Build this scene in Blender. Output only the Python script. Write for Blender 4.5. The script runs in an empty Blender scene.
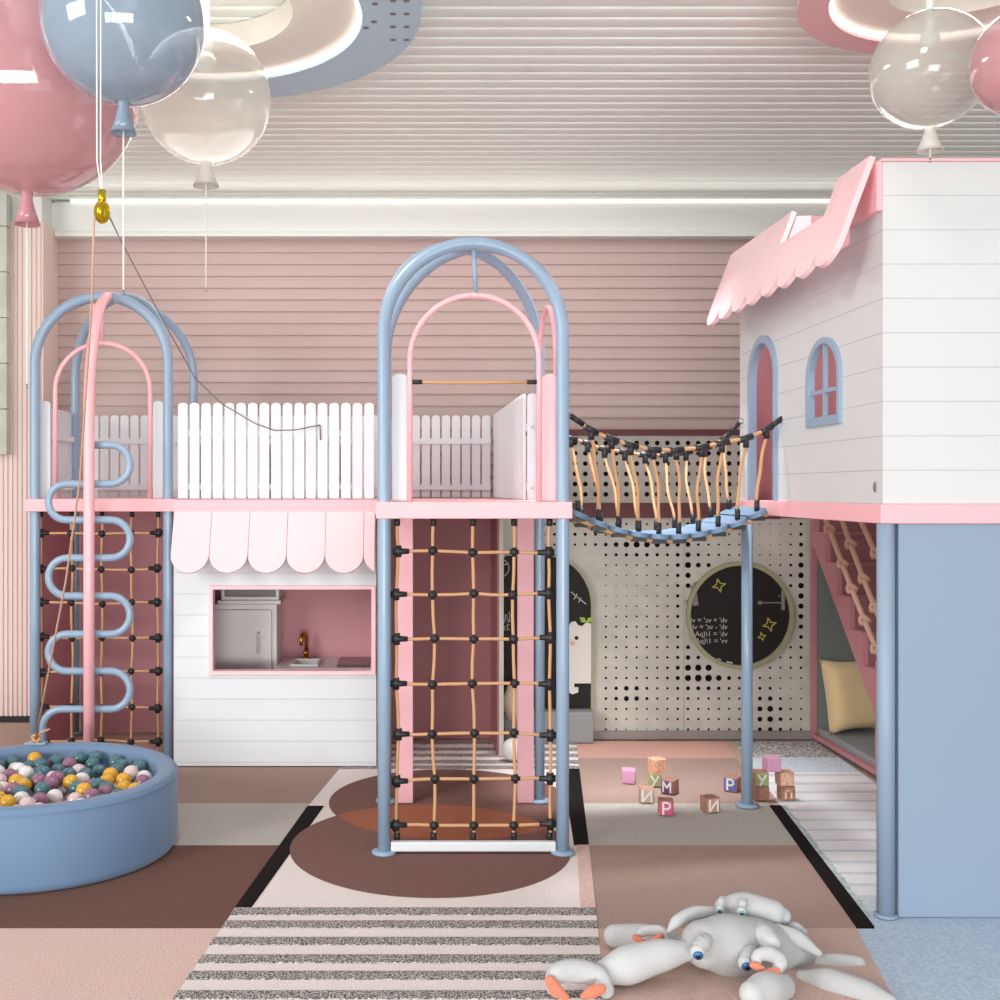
import bpy, bmesh, math, random
from mathutils import Vector, Matrix
from mathutils.geometry import tessellate_polygon
random.seed(7)
PI = math.pi
scene = bpy.context.scene
C = scene.collection
FPX = 1081.0
EYE = 1.5
VX, VY = 400.0, 490.0
def P(x, y, d):                 # point in the place that lies at depth d along this sight line
    return Vector(((x - VX) * d / FPX, d, EYE - (y - VY) * d / FPX))
def FL(x, y, z=0.0):            # point of the floor
    d = (EYE - z) * FPX / (y - VY)
    return Vector(((x - VX) * d / FPX, d, z))

# ------------------------------------------------------------------ materials
def lin(c):
    r = []
    for v in c:
        v = v / 255.0
        r.append(v / 12.92 if v <= 0.04045 else ((v + 0.055) / 1.055) ** 2.4)
    return (r[0], r[1], r[2], 1.0)
MATS = {}
def mat(name, col, rough=0.5, spec=0.5, metal=0.0, coat=0.0, noise=None, bump=None, alpha=1.0, emit=None, sheen=0.0):
    m = bpy.data.materials.new(name); m.use_nodes = True
    nt = m.node_tree; N = nt.nodes; L = nt.links
    b = N['Principled BSDF']
    b.inputs['Base Color'].default_value = lin(col)
    b.inputs['Roughness'].default_value = rough
    b.inputs['Specular IOR Level'].default_value = spec
    b.inputs['Metallic'].default_value = metal
    b.inputs['Coat Weight'].default_value = coat
    b.inputs['Coat Roughness'].default_value = 0.05
    b.inputs['Sheen Weight'].default_value = sheen
    b.inputs['Alpha'].default_value = alpha
    if emit:
        b.inputs['Emission Color'].default_value = lin(emit[0]); b.inputs['Emission Strength'].default_value = emit[1]
    tc = N.new('ShaderNodeTexCoord')
    if noise:                    # (second colour, scale, low, high)
        t = N.new('ShaderNodeTexNoise'); t.inputs['Scale'].default_value = noise[1]; t.inputs['Detail'].default_value = 3
        L.new(tc.outputs['Object'], t.inputs['Vector'])
        r = N.new('ShaderNodeMapRange'); r.inputs['From Min'].default_value = noise[2]; r.inputs['From Max'].default_value = noise[3]
        L.new(t.outputs['Fac'], r.inputs['Value'])
        x = N.new('ShaderNodeMix'); x.data_type = 'RGBA'
        x.inputs[6].default_value = lin(col); x.inputs[7].default_value = lin(noise[0])
        L.new(r.outputs['Result'], x.inputs[0]); L.new(x.outputs[2], b.inputs['Base Color'])
    if bump:                     # (scale, strength, distance)
        t = N.new('ShaderNodeTexNoise'); t.inputs['Scale'].default_value = bump[0]; t.inputs['Detail'].default_value = 2
        L.new(tc.outputs['Object'], t.inputs['Vector'])
        u = N.new('ShaderNodeBump'); u.inputs['Strength'].default_value = bump[1]; u.inputs['Distance'].default_value = bump[2]
        L.new(t.outputs['Fac'], u.inputs['Height']); L.new(u.outputs['Normal'], b.inputs['Normal'])
    MATS[name] = m
    return m
def shiplap(name, col, gcol, period, z0, w=0.03):
    m = mat(name, col, 0.45)
    nt = m.node_tree; N = nt.nodes; L = nt.links; b = N['Principled BSDF']
    tc = N.new('ShaderNodeTexCoord'); s = N.new('ShaderNodeSeparateXYZ'); L.new(tc.outputs['Object'], s.inputs[0])
    a = N.new('ShaderNodeMath'); a.operation = 'SUBTRACT'; a.inputs[1].default_value = z0; L.new(s.outputs['Z'], a.inputs[0])
    d = N.new('ShaderNodeMath'); d.operation = 'DIVIDE'; d.inputs[1].default_value = period; L.new(a.outputs[0], d.inputs[0])
    f = N.new('ShaderNodeMath'); f.operation = 'FRACT'; L.new(d.outputs[0], f.inputs[0])
    r = N.new('ShaderNodeMapRange'); r.inputs['From Min'].default_value = 0; r.inputs['From Max'].default_value = w; r.interpolation_type = 'SMOOTHSTEP'
    L.new(f.outputs[0], r.inputs['Value'])
    x = N.new('ShaderNodeMix'); x.data_type = 'RGBA'; x.inputs[6].default_value = lin(gcol); x.inputs[7].default_value = lin(col)
    L.new(r.outputs['Result'], x.inputs[0]); L.new(x.outputs[2], b.inputs['Base Color'])
    u = N.new('ShaderNodeBump'); u.inputs['Strength'].default_value = 0.5; u.inputs['Distance'].default_value = 0.004
    L.new(r.outputs['Result'], u.inputs['Height']); L.new(u.outputs['Normal'], b.inputs['Normal'])
    return m
M = MATS
mat('blue_metal', (146, 169, 192), 0.32, 0.5, coat=0.2)
mat('tread_blue', (108, 134, 162), 0.5)
mat('blue_panel', (142, 160, 180), 0.5)
mat('pink_metal', (248, 184, 190), 0.35, coat=0.2)
mat('pink_wood', (250, 186, 192), 0.45)
mat('pale_pink', (250, 208, 212), 0.5)
mat('plank_pink', (236, 180, 188), 0.5)
mat('white_paint', (224, 226, 229), 0.45)
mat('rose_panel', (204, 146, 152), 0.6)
mat('rose_step_shaded', (150, 98, 102), 0.6)  # stair rose darkened: the shade on the steps is put into the colour
mat('rose_panel_shaded', (150, 96, 100), 0.6)  # rose panel with the deck's shadow put into the colour
mat('rose_stair_lit', (190, 130, 136), 0.6)  # stair rose lightened for the light falling on the stringer side
mat('maroon', (108, 62, 66), 0.6)
mat('rope', (204, 158, 118), 0.85, 0.2, bump=(260, 0.5, 0.002))
mat('pale_rope', (206, 168, 146), 0.85, 0.2, bump=(260, 0.5, 0.002))
mat('black_plastic', (34, 32, 34), 0.45)
mat('ceiling_white', (238, 245, 238), 0.7, 0.3)
mat('wall_white', (232, 234, 230), 0.7, 0.3)
mat('siding_pink', (196, 172, 168), 0.6, 0.3)
mat('ribbed_pink', (234, 214, 206), 0.6, 0.3)
mat('grey_tile', (188, 190, 178), 0.7, noise=((204, 206, 196), 6, 0.35, 0.65))
mat('peg_grey', (190, 187, 178), 0.6, noise=((202, 198, 187), 9, 0.35, 0.65))
mat('hole_dark', (20, 18, 18), 0.9, 0.1)
mat('chalkboard', (34, 30, 28), 0.6, 0.3)
mat('chalk', (190, 190, 184), 0.9, 0.1)
mat('chalk_yellow', (196, 188, 92), 0.9, 0.1)
mat('chalk_grey', (140, 138, 132), 0.9, 0.1)
mat('lime_rim', (158, 158, 124), 0.5)
mat('leaf', (150, 190, 70), 0.6)
mat('cut_white', (226, 220, 214), 0.6)
mat('cut_cheek', (226, 176, 160), 0.6)
mat('foam_grey', (150, 152, 152), 0.8, 0.2)
mat('foam_greygreen', (122, 130, 126), 0.8, 0.2)
mat('skirting_grey', (150, 142, 138), 0.6)
mat('black_trim', (24, 22, 22), 0.6)
mat('gold', (178, 134, 44), 0.25, metal=1.0)
mat('brass', (214, 180, 40), 0.22, metal=0.9)
mat('cushion_gold', (224, 198, 150), 0.75, 0.2, sheen=0.3, bump=(420, 0.3, 0.001))
mat('cushion_pink', (196, 158, 148), 0.75, 0.2, bump=(420, 0.3, 0.001))
mat('appliance', (224, 220, 218), 0.4)
mat('appliance_dark', (120, 112, 112), 0.4)
mat('hob', (96, 76, 80), 0.25)
mat('cord_white', (240, 236, 232), 0.6)
mat('led', (255, 250, 240), 0.5, emit=((255, 248, 236), 1.7))
mat('ring_blue', (178, 206, 220), 0.4)
mat('ring_pink', (226, 186, 190), 0.4)
mat('ring_cream', (226, 220, 210), 0.5)
mat('balloon_pink', (204, 146, 152), 0.06, 0.6, alpha=0.74, coat=0.6)
mat('balloon_blue', (146, 164, 182), 0.06, 0.6, alpha=0.8, coat=0.6)
mat('balloon_white', (200, 194, 185), 0.06, 0.6, alpha=0.56, coat=0.6)
mat('neck_pink', (196, 136, 144), 0.15, alpha=0.93)
mat('neck_blue', (132, 150, 168), 0.15, alpha=0.95)
mat('neck_white', (216, 210, 202), 0.15, alpha=0.85)
mat('pit_blue', (108, 134, 166), 0.6, 0.3, sheen=0.2)
for n, c in dict(teal=(74, 116, 126), yellow=(228, 172, 52), mauve=(152, 104, 132), white=(236, 232, 232), blush=(230, 204, 206)).items():
    mat('ball_' + n, c, 0.25, 0.5, coat=0.3)
mat('wood_block', (204, 160, 138), 0.6, noise=((186, 140, 116), 60, 0.4, 0.6))
mat('wood_brown', (176, 130, 110), 0.6, noise=((158, 112, 94), 60, 0.4, 0.6))
mat('wood_orange', (222, 160, 130), 0.6, noise=((240, 190, 160), 60, 0.4, 0.6))
mat('block_pink', (222, 164, 196), 0.5)
mat('block_green', (164, 176, 116), 0.5)
mat('block_magenta', (206, 84, 128), 0.5)
mat('block_blue', (92, 104, 176), 0.5)
mat('block_plum', (112, 74, 120), 0.5)
mat('block_beige', (206, 180, 162), 0.5)
mat('letter_white', (240, 236, 232), 0.6)
mat('letter_peach', (240, 208, 182), 0.6)
mat('plush', (186, 186, 186), 0.95, 0.1, sheen=0.1, bump=(190, 0.8, 0.003))
mat('plush_white', (200, 201, 201), 0.95, 0.1, sheen=0.1, bump=(190, 0.8, 0.003))
mat('plush_orange', (226, 132, 106), 0.9, 0.1, sheen=0.3)
mat('eye_blue', (44, 104, 152), 0.2)
mat('eye_teal', (110, 160, 160), 0.2)
mat('eye_black', (14, 16, 22), 0.15)
mat('steel', (180, 180, 184), 0.3, metal=1.0)
def carpet(name, c1, c2, sc=170, lo=0.42, hi=0.58, bm=0.8):
    return mat(name, c1, 0.95, 0.1, noise=(c2, sc, lo, hi), bump=(240, bm, 0.006))
carpet('floor_beige', (208, 180, 168), (196, 168, 156), 60)
carpet('rug_brown', (184, 158, 147), (166, 142, 132))
carpet('rug_darkbrown', (126, 94, 85), (110, 80, 72))
carpet('rug_grey', (210, 205, 197), (180, 175, 168))
carpet('rug_pink', (236, 208, 198), (220, 186, 175))
carpet('rug_cream', (248, 238, 235), (240, 226, 222))
carpet('rug_black', (42, 36, 36), (28, 24, 24))
carpet('rug_pepper', (222, 212, 207), (84, 80, 80), 190, 0.40, 0.56)
carpet('rug_umber', (140, 108, 102), (124, 88, 82), 240)
carpet('rug_rust', (176, 114, 90), (160, 98, 72), 240)
carpet('rug_terracotta', (228, 184, 170), (210, 160, 146))
carpet('rug_pale', (252, 252, 252), (236, 237, 238), 160)
carpet('rug_speckle', (232, 230, 228), (124, 120, 118), 110, 0.46, 0.54)
carpet('rug_line', (228, 232, 236), (206, 214, 220), 120)
carpet('rug_fringe', (176, 196, 196), (214, 222, 222), 60)
carpet('rug_ice', (228, 238, 246), (206, 218, 230), 90)
carpet('rug_clay', (214, 184, 173), (196, 166, 155))
carpet('blue_carpet', (196, 210, 226), (178, 194, 214), 90)

# ------------------------------------------------------------------ mesh helpers
def NB(): return bmesh.new()
def obj(name, bm, m, parent=None, smooth=False, kind=None, recalc=True, bevel=0.0):
    if recalc: bmesh.ops.recalc_face_normals(bm, faces=bm.faces[:])
    me = bpy.data.meshes.new(name); bm.to_mesh(me); bm.free()
    for x in (m if isinstance(m, (list, tuple)) else [m]): me.materials.append(M[x])
    if smooth:
        for p in me.polygons: p.use_smooth = True
    o = bpy.data.objects.new(name, me); C.objects.link(o)
    if parent is not None:
        o.parent = parent
        if parent.type == 'EMPTY': o.location = -Vector(parent.location)
    if bevel:
        b = o.modifiers.new('edge', 'BEVEL'); b.width = bevel; b.segments = 2; b.limit_method = 'ANGLE'; b.angle_limit = 0.7
    if kind: o['kind'] = kind
    return o
def thing(name, label, cat, loc, group=None):
    o = bpy.data.objects.new(name, None); C.objects.link(o); o.location = loc
    o.empty_display_size = 0.05
    tag(o, label, cat, group)
    return o
def tag(o, label, cat, group=None):
    o['label'] = label; o['category'] = cat
    if group: o['group'] = group
    return o
def box(bm, x0, x1, y0, y1, z0, z1, mi=0):
    v = [bm.verts.new((x, y, z)) for x in (x0, x1) for y in (y0, y1) for z in (z0, z1)]
    for q in ((0, 1, 3, 2), (4, 6, 7, 5), (0, 4, 5, 1), (2, 3, 7, 6), (0, 2, 6, 4), (1, 5, 7, 3)):
        f = bm.faces.new([v[i] for i in q]); f.material_index = mi
    return bm
def tube(bm, pts, r, n=12, mi=0, closed=False):
    pts = [Vector(p) for p in pts]; k = len(pts)
    rs = r if isinstance(r, (list, tuple)) else [r] * k
    tang = []
    for i in range(k):
        if closed: t = pts[(i + 1) % k] - pts[i - 1]
        else: t = pts[min(i + 1, k - 1)] - pts[max(i - 1, 0)]
        tang.append(t.normalized())
    t0 = tang[0]; up = Vector((0, 0, 1)) if abs(t0.z) < 0.9 else Vector((1, 0, 0))
    nrm = (up - t0 * up.dot(t0)).normalized()
    rings = []
    for i in range(k):
        t = tang[i]; nrm = (nrm - t * nrm.dot(t)).normalized(); b = t.cross(nrm)
        rings.append([bm.verts.new(pts[i] + (nrm * math.cos(a) + b * math.sin(a)) * rs[i]) for a in [2 * PI * j / n for j in range(n)]])
    for i in range(k if closed else k - 1):
        A, B = rings[i], rings[(i + 1) % k]
        for j in range(n):
            f = bm.faces.new((A[j], A[(j + 1) % n], B[(j + 1) % n], B[j])); f.material_index = mi; f.smooth = True
    if not closed:
        for R in (rings[0], rings[-1]):
            try: bm.faces.new(R).material_index = mi
            except ValueError: pass
    return bm
def blob(bm, pts, rs, n=16, per=5, mi=0):      # closed soft body: radius profile swept on a smooth path
    pts = [Vector(p) for p in pts]
    Q, R = [], []
    k = len(pts)
    for i in range(k - 1):
        p0, p1, p2, p3 = pts[max(i - 1, 0)], pts[i], pts[i + 1], pts[min(i + 2, k - 1)]
        for j in range(per):
            t = j / per
            Q.append(0.5 * ((2 * p1) + (p2 - p0) * t + (2 * p0 - 5 * p1 + 4 * p2 - p3) * t * t + (3 * p1 - p0 - 3 * p2 + p3) * t ** 3))
            s = t * t * (3 - 2 * t); R.append(rs[i] * (1 - s) + rs[i + 1] * s)
    Q.append(pts[-1]); R.append(rs[-1])
    # hemispherical ends
    def cap(p, d, r):
        return [(p + d * r * math.sin(a), max(r * math.cos(a), r * 0.03)) for a in (0.35, 0.7, 1.05, 1.35, 1.55)]
    d0 = (Q[0] - Q[1]).normalized(); d1 = (Q[-1] - Q[-2]).normalized()
    a = cap(Q[0], d0, R[0])[::-1]; b = cap(Q[-1], d1, R[-1])
    PT = [x[0] for x in a] + Q + [x[0] for x in b]
    RR = [x[1] for x in a] + R + [x[1] for x in b]
    return tube(bm, PT, RR, n, mi)
def ball(bm, c, r, seg=20, rings=12, sc=(1, 1, 1), mi=0, rot=None):
    mtx = Matrix.Translation(Vector(c)) @ (rot.to_4x4() if rot else Matrix()) @ Matrix.Diagonal((sc[0], sc[1], sc[2], 1))
    res = bmesh.ops.create_uvsphere(bm, u_segments=seg, v_segments=rings, radius=r, matrix=mtx)
    fs = set()
    for v in res['verts']:
        for f in v.link_faces: fs.add(f)
    for f in fs: f.material_index = mi; f.smooth = True
    return bm
def lathe(bm, prof, c, n=32, mi=0, cap=True):     # prof: (radius, height) list
    rings = [[bm.verts.new((c[0] + r * math.cos(2 * PI * j / n), c[1] + r * math.sin(2 * PI * j / n), c[2] + h)) for j in range(n)] for r, h in prof]
    for A, B in zip(rings, rings[1:]):
        for j in range(n):
            f = bm.faces.new((A[j], A[(j + 1) % n], B[(j + 1) % n], B[j])); f.material_index = mi; f.smooth = True
    if cap:
        for R in (rings[0], rings[-1]): bm.faces.new(R).material_index = mi
    return bm
def prism(bm, outer, holes, fn, w0, w1, mi=0, rim=None):  # fn(u, v, w) -> xyz
    loops = [outer] + list(holes)
    flat = [p for l in loops for p in l]
    tris = tessellate_polygon([[Vector((p[0], p[1], 0)) for p in l] for l in loops])
    A = [bm.verts.new(fn(p[0], p[1], w0)) for p in flat]
    B = [bm.verts.new(fn(p[0], p[1], w1)) for p in flat]
    for t in tris:
        for V, o in ((A, 1), (B, -1)):
            try: bm.faces.new([V[i] for i in t][::o]).material_index = mi
            except ValueError: pass
    s = 0
    for l in loops:
        k = len(l)
        for i in range(k):
            a, b = s + i, s + (i + 1) % k
            f = bm.faces.new((A[a], A[b], B[b], B[a])); f.material_index = mi if rim is None else rim
        s += k
    return bm
XZ = lambda u, v, w: (u, w, v)          # a slab facing the camera
YZ = lambda u, v, w: (w, u, v)          # a slab facing sideways
XY = lambda u, v, w: (u, v, w)          # a slab lying flat
def rect(u0, u1, v0, v1): return [(u0, v0), (u1, v0), (u1, v1), (u0, v1)]
def arch_poly(u0, u1, v0, vs, n=16, top=None):   # straight sides to vs, then an arch
    r = (u1 - u0) / 2; c = (u0 + u1) / 2; h = r if top is None else top - vs
    return [(u0, v0), (u1, v0)] + [(c + r * math.cos(PI * i / n), vs + h * math.sin(PI * i / n)) for i in range(n + 1)]
def disc(cx, cy, r, n=24, a0=0.0): return [(cx + r * math.cos(a0 + 2 * PI * i / n), cy + r * math.sin(a0 + 2 * PI * i / n)) for i in range(n)]
def arc_path(p0, p1, zs, h, n=20):                # half-ellipse between the heads of two posts
    p0 = Vector(p0); p1 = Vector(p1); c = (p0 + p1) / 2; d = (p1 - p0) / 2
    return [Vector((c.x - d.x * math.cos(PI * i / n), c.y - d.y * math.cos(PI * i / n), zs + h * math.sin(PI * i / n))) for i in range(n + 1)]
def stroke(bm, pts, w, fn, w0, w1, mi=0):         # flat stroke of a drawn line
    for (a, b) in zip(pts, pts[1:]):
        dx, dy = b[0] - a[0], b[1] - a[1]; l = math.hypot(dx, dy) or 1e-6
        nx, ny = -dy / l * w / 2, dx / l * w / 2; ex, ey = dx / l * w * 0.3, dy / l * w * 0.3
        prism(bm, [(a[0] - ex + nx, a[1] - ey + ny), (a[0] - ex - nx, a[1] - ey - ny), (b[0] + ex - nx, b[1] + ey - ny), (b[0] + ex + nx, b[1] + ey + ny)], [], fn, w0, w1, mi)
    return bm

# ------------------------------------------------------------------ room
BY = 7.3; CZ = 3.44
bm = NB(); box(bm, -5.5, 5.0, -2.0, 7.5, -0.1, 0.0); obj('floor', bm, 'floor_beige', kind='structure')
def profile_sheet(bm, prof, a0, a1, axis):        # prof: polyline in the two other axes
    for (p, q) in zip(prof, prof[1:]):
        if axis == 'x': vs = [(a0, p[0], p[1]), (a1, p[0], p[1]), (a1, q[0], q[1]), (a0, q[0], q[1])]
        else: vs = [(p[0], p[1], a0), (p[0], p[1], a1), (q[0], q[1], a1), (q[0], q[1], a0)]
        bm.faces.new([bm.verts.new(v) for v in vs])
    return bm
prof = []; y = 2.4; per = 0.0975
while y < BY:
    for t, h in ((0.0, 0.010), (0.08, 0.010), (0.12, 0.002), (0.35, 0.0), (0.7, 0.002), (1.0, 0.006)):
        prof.append((y + t * per, CZ + h))
    y += per
bm = profile_sheet(NB(), prof, -5.5, 5.0, 'x'); box(bm, -5.5, 5.0, 2.4, BY, CZ + 0.03, CZ + 0.1); obj('ceiling', bm, 'ceiling_white', kind='structure')
prof = []; z = 0.0; per = 0.0795
while z < 3.2:
    prof += [(BY - 0.004, z), (BY - 0.013, z + 0.001), (BY - 0.0125, z + per * 0.15), (BY - 0.002, z + per * 0.98)]
    z += per
bm = profile_sheet(NB(), prof, -2.42, 5.0, 'x'); box(bm, -2.42, 5.0, BY, BY + 0.1, 0, 3.5); obj('wall_back', bm, 'siding_pink', kind='structure')
bm = NB(); box(bm, -2.30, 5.0, BY - 0.07, BY - 0.018, 3.195, 3.425)
prism(bm, [(BY - 0.07, 3.23), (BY - 0.10, 3.215), (BY - 0.10, 3.19), (BY - 0.018, 3.19), (BY - 0.018, 3.23)], [], YZ, -2.30, 5.0)
prism(bm, disc(-2.30, 3.31, 0.115, 24), [], XZ, BY - 0.069, BY - 0.02)
obj('trim_1', bm, 'wall_white', kind='structure')
bm = NB(); box(bm, -2.2, 5.0, BY - 0.085, BY - 0.066, 3.426, 3.434); obj('trim_2', bm, 'led', kind='structure')
# ribbed panel on the left and its return
prof = []; x = -5.0; pr = 0.0305
while x < -2.32:
    for t, h in ((0, 0.012), (0.16, 0.012), (0.24, 0.0), (0.8, 0.0), (0.9, 0.012)): prof.append((x + t * pr, 6.98 + h))
    x += pr
prof.append((-2.305, 6.985)); prof.append((-2.305, 7.29))
bm = profile_sheet(NB(), prof, 0.04, 3.235, 'z'); box(bm, -5.0, -2.31, 7.0, 7.28, 0.04, 3.235); obj('wall_left', bm, 'ribbed_pink', kind='structure')
bm = NB(); box(bm, -5.5, -2.33, 7.03, 7.35, 3.236, 3.6); obj('wall_upper', bm, 'wall_white', kind='structure')
bm = NB(); box(bm, -5.0, -2.31, 6.975, 7.0, 0.0, 0.039); obj('baseboard_left', bm, 'black_trim', kind='structure')
t = thing('wall_panel', 'grey square-tiled panel hung on the ribbed pink wall', 'wall panel', (-2.9, 6.9, 1.72))
bm = NB()
xr = P(6.5, 300, 6.9).x
for k in range(8):
    z0 = 1.5 + (490 - 455) * 6.9 / FPX + k * 0.292
    if z0 > 3.3: break
    for q in range(4): box(bm, xr - 0.3 * (q + 1) + 0.004, xr - 0.3 * q, 6.9, 6.97, z0 + 0.004, min(z0 + 0.292, 3.4))
obj('tile_face', bm, 'grey_tile', t, bevel=0.003)

# ------------------------------------------------------------------ carpets
def layer(bm, pix, z, mi):
    vs = [FL(x, y, 0.007) for x, y in pix]
    prism(bm, [(v.x, v.y) for v in vs], [], XY, 0.0, z, mi)
def lerp_edge(e, y):
    for (a, b) in zip(e, e[1:]):
        if a[1] <= y <= b[1]: return a[0] + (b[0] - a[0]) * (y - a[1]) / (b[1] - a[1])
    a, b = (e[0], e[1]) if y < e[0][1] else (e[-2], e[-1])
    return a[0] + (b[0] - a[0]) * (y - a[1]) / (b[1] - a[1])
EL = [(340, 768), (308, 806), (235, 908), (172, 1000), (100, 1105)]       # seam between the left and the middle rug
ER = [(576, 742), (589, 845), (597, 920), (605, 1000), (614, 1105)]       # seam between the middle and the right rug
EB = [(733, 740), (781, 805), (875, 927), (931, 1000), (1010, 1105)]      # outer edge of the black border on the right
EA = [(724, 740), (769, 805), (856, 927), (895, 1000), (965, 1105)]
def band(bm, L, R, y0, y1, z, mi):
    ys = sorted(set([y0, y1] + [p[1] for p in L + R if y0 < p[1] < y1]))
    layer(bm, [(lerp_edge(R, y), y) for y in ys] + [(lerp_edge(L, y), y) for y in ys[::-1]], z, mi)
OUT = [(-400, 740), (-1000, 1105)]
bm = NB(); m_ = ['rug_brown', 'rug_grey', 'rug_darkbrown', 'rug_pink']
band(bm, OUT, EL, 755, 803, .006, 0); band(bm, OUT, EL, 803, 845, .006, 1); band(bm, OUT, EL, 845, 928, .006, 2); band(bm, OUT, EL, 928, 1100, .006, 3)
tag(obj('rug', bm, m_), 'brown, grey and pink banded rug under the blue ball pit', 'rug')
# middle rug
bm = NB(); m_ = ['rug_cream', 'rug_black', 'rug_pepper', 'rug_umber', 'rug_rust', 'rug_pink']
band(bm, EL, ER, 742, 1100, .006, 0)
for y0, y1 in ((741.5, 744.5), (748, 751), (754, 757), (760.5, 763.5), (766, 769), (908, 915), (921, 928), (937.5, 945), (955, 963), (971.5, 979.5), (991, 999), (1012, 1021), (1034, 1044)):
    band(bm, EL, ER, y0, y1, .0095, 2)
band(bm, [(x - .5, y) for x, y in EL], [(x + 16 if y < 920 else x + 19, y) for x, y in EL], 806, 907, .0085, 1)
band(bm, [(558, 742), (574, 845)], ER, 769, 845, .0085, 1)
band(bm, [(577, 845), (581, 920)], ER, 845, 908, .0085, 5)
c1 = disc(0.245, 5.19, 0.585, 72); c2 = disc(0.125, 4.54, 0.585, 72)
prism(bm, c1, [], XY, 0, .0080, 3); prism(bm, c2, [], XY, 0, .0086, 3)
# the lens where the discs overlap
lens = [p for p in disc(0.245, 5.19, 0.585, 200) if math.hypot(p[0] - 0.125, p[1] - 4.54) < 0.585] + [p for p in disc(0.125, 4.54, 0.585, 200) if math.hypot(p[0] - 0.245, p[1] - 5.19) < 0.585]
cx = sum(p[0] for p in lens) / len(lens); cy = sum(p[1] for p in lens) / len(lens)
lens.sort(key=lambda p: math.atan2(p[1] - cy, p[0] - cx))
prism(bm, lens, [], XY, 0, .0092, 4)
tag(obj('rug', bm, m_), 'cream rug with overlapping brown discs and speckled grey stripes', 'rug')
bm = NB(); m_ = ['rug_terracotta', 'rug_brown', 'rug_grey', 'rug_black', 'rug_clay']
band(bm, ER, EA, 741, 758, .006, 0); band(bm, ER, EA, 758, 803, .006, 1); band(bm, ER, EA, 803, 845, .006, 2)
band(bm, ER, EA, 845, 928, .006, 1); band(bm, ER, EA, 928, 1100, .006, 4)
band(bm, EA, EB, 805, 927, .0068, 3)
tag(obj('rug', bm, m_), 'terracotta, brown and grey banded rug with a slanting black border', 'rug')
bm = NB(); m_ = ['rug_pale', 'rug_speckle', 'rug_line', 'rug_ice', 'rug_fringe']
RX = [(815, 740), (1330, 1105)]
band(bm, EB, RX, 741, 757, .006, 1); band(bm, EB, RX, 757, 772, .006, 3); band(bm, EB, RX, 772, 897, .006, 0); band(bm, EB, RX, 897, 914, .006, 3)
for i in range(13):
    y0 = 774 + i * 8.2 + i * i * 0.16
    if y0 < 896: band(bm, [(x + 3, y) for x, y in EB], RX, y0, y0 + 2.2 + i * 0.05, .0078, 2)
ys = [806 + i * 4 for i in range(27)]
for i, y0 in enumerate(ys): band(bm, EB, [(x + 4 + 3 * random.random(), y) for x, y in EB], y0, y0 + 4, .0088, 4)
tag(obj('rug', bm, m_), 'pale rug with thin blue-grey stripes beside the black border', 'rug')
bm = NB(); band(bm, EB[2:], [(1700, 914), (1900, 1105)], 928, 1100, .006, 0); band(bm, [(862, 914), (875, 927.9)], [(1700, 914), (1900, 1105)], 914.3, 928, .006, 0)
band(bm, EA[2:], EB[2:], 928.4, 1100, .006, 0)
tag(obj('carpet', bm, 'blue_carpet'), 'pale blue carpet in front of the blue playhouse panel', 'carpet')
RZ = 0.0096   # top of the rugs

# ------------------------------------------------------------------ climbing towers
def flange(bm, x, y, r, z=RZ): return lathe(bm, [(r * 1.9, 0), (r * 1.9, .008), (r * 1.2, .014)], (x, y, z), 24)
def tower(root, x0, x1, y0, y1, zs, H, r, x1r=None):
    cx = (x0 + x1) / 2
    z0 = RZ + .012
    bm = tube(NB(), [(x0, y0, z0), (x0, y0, 0.8)] + arc_path((x0, y0, 0), (x1, y0, 0), zs, H, 32) + [(x1, y0, 0.8), (x1, y0, z0)], r, 16)
    obj('arch_frame', bm, 'blue_metal', root)
    for (a, b) in (((x0, y0), (x1, y1)), ((x1, y0), (x0, y1))):
        pts = arc_path((a[0], a[1], 0), (b[0], b[1], 0), zs, H + 0.058, 28)[1:]
        bm = tube(NB(), pts + [(b[0], b[1], 0.8), (b[0], b[1], z0)], r * 0.92, 16)
        obj('diagonal_arch', bm, 'blue_metal', root)
    for (a, b) in ((x0, y0), (x1, y0), (x0, y1), (x1, y1)):
        obj('foot_plate', flange(NB(), a, b, r), 'blue_metal', root)
def inner_arch(root, x0, x1, y, zb, zs, r, axis='x'):
    if axis == 'x': p0, p1 = (x0, y, 0), (x1, y, 0)
    else: p0, p1 = (y, x0, 0), (y, x1, 0)
    a = arc_path(p0, p1, zs, (x1 - x0) / 2, 24)
    s = [Vector((a[0].x, a[0].y, zb))]; e = [Vector((a[-1].x, a[-1].y, zb))]
    return obj('inner_arch', tube(NB(), s + a + e, r, 12), 'pink_metal', root)
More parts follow.
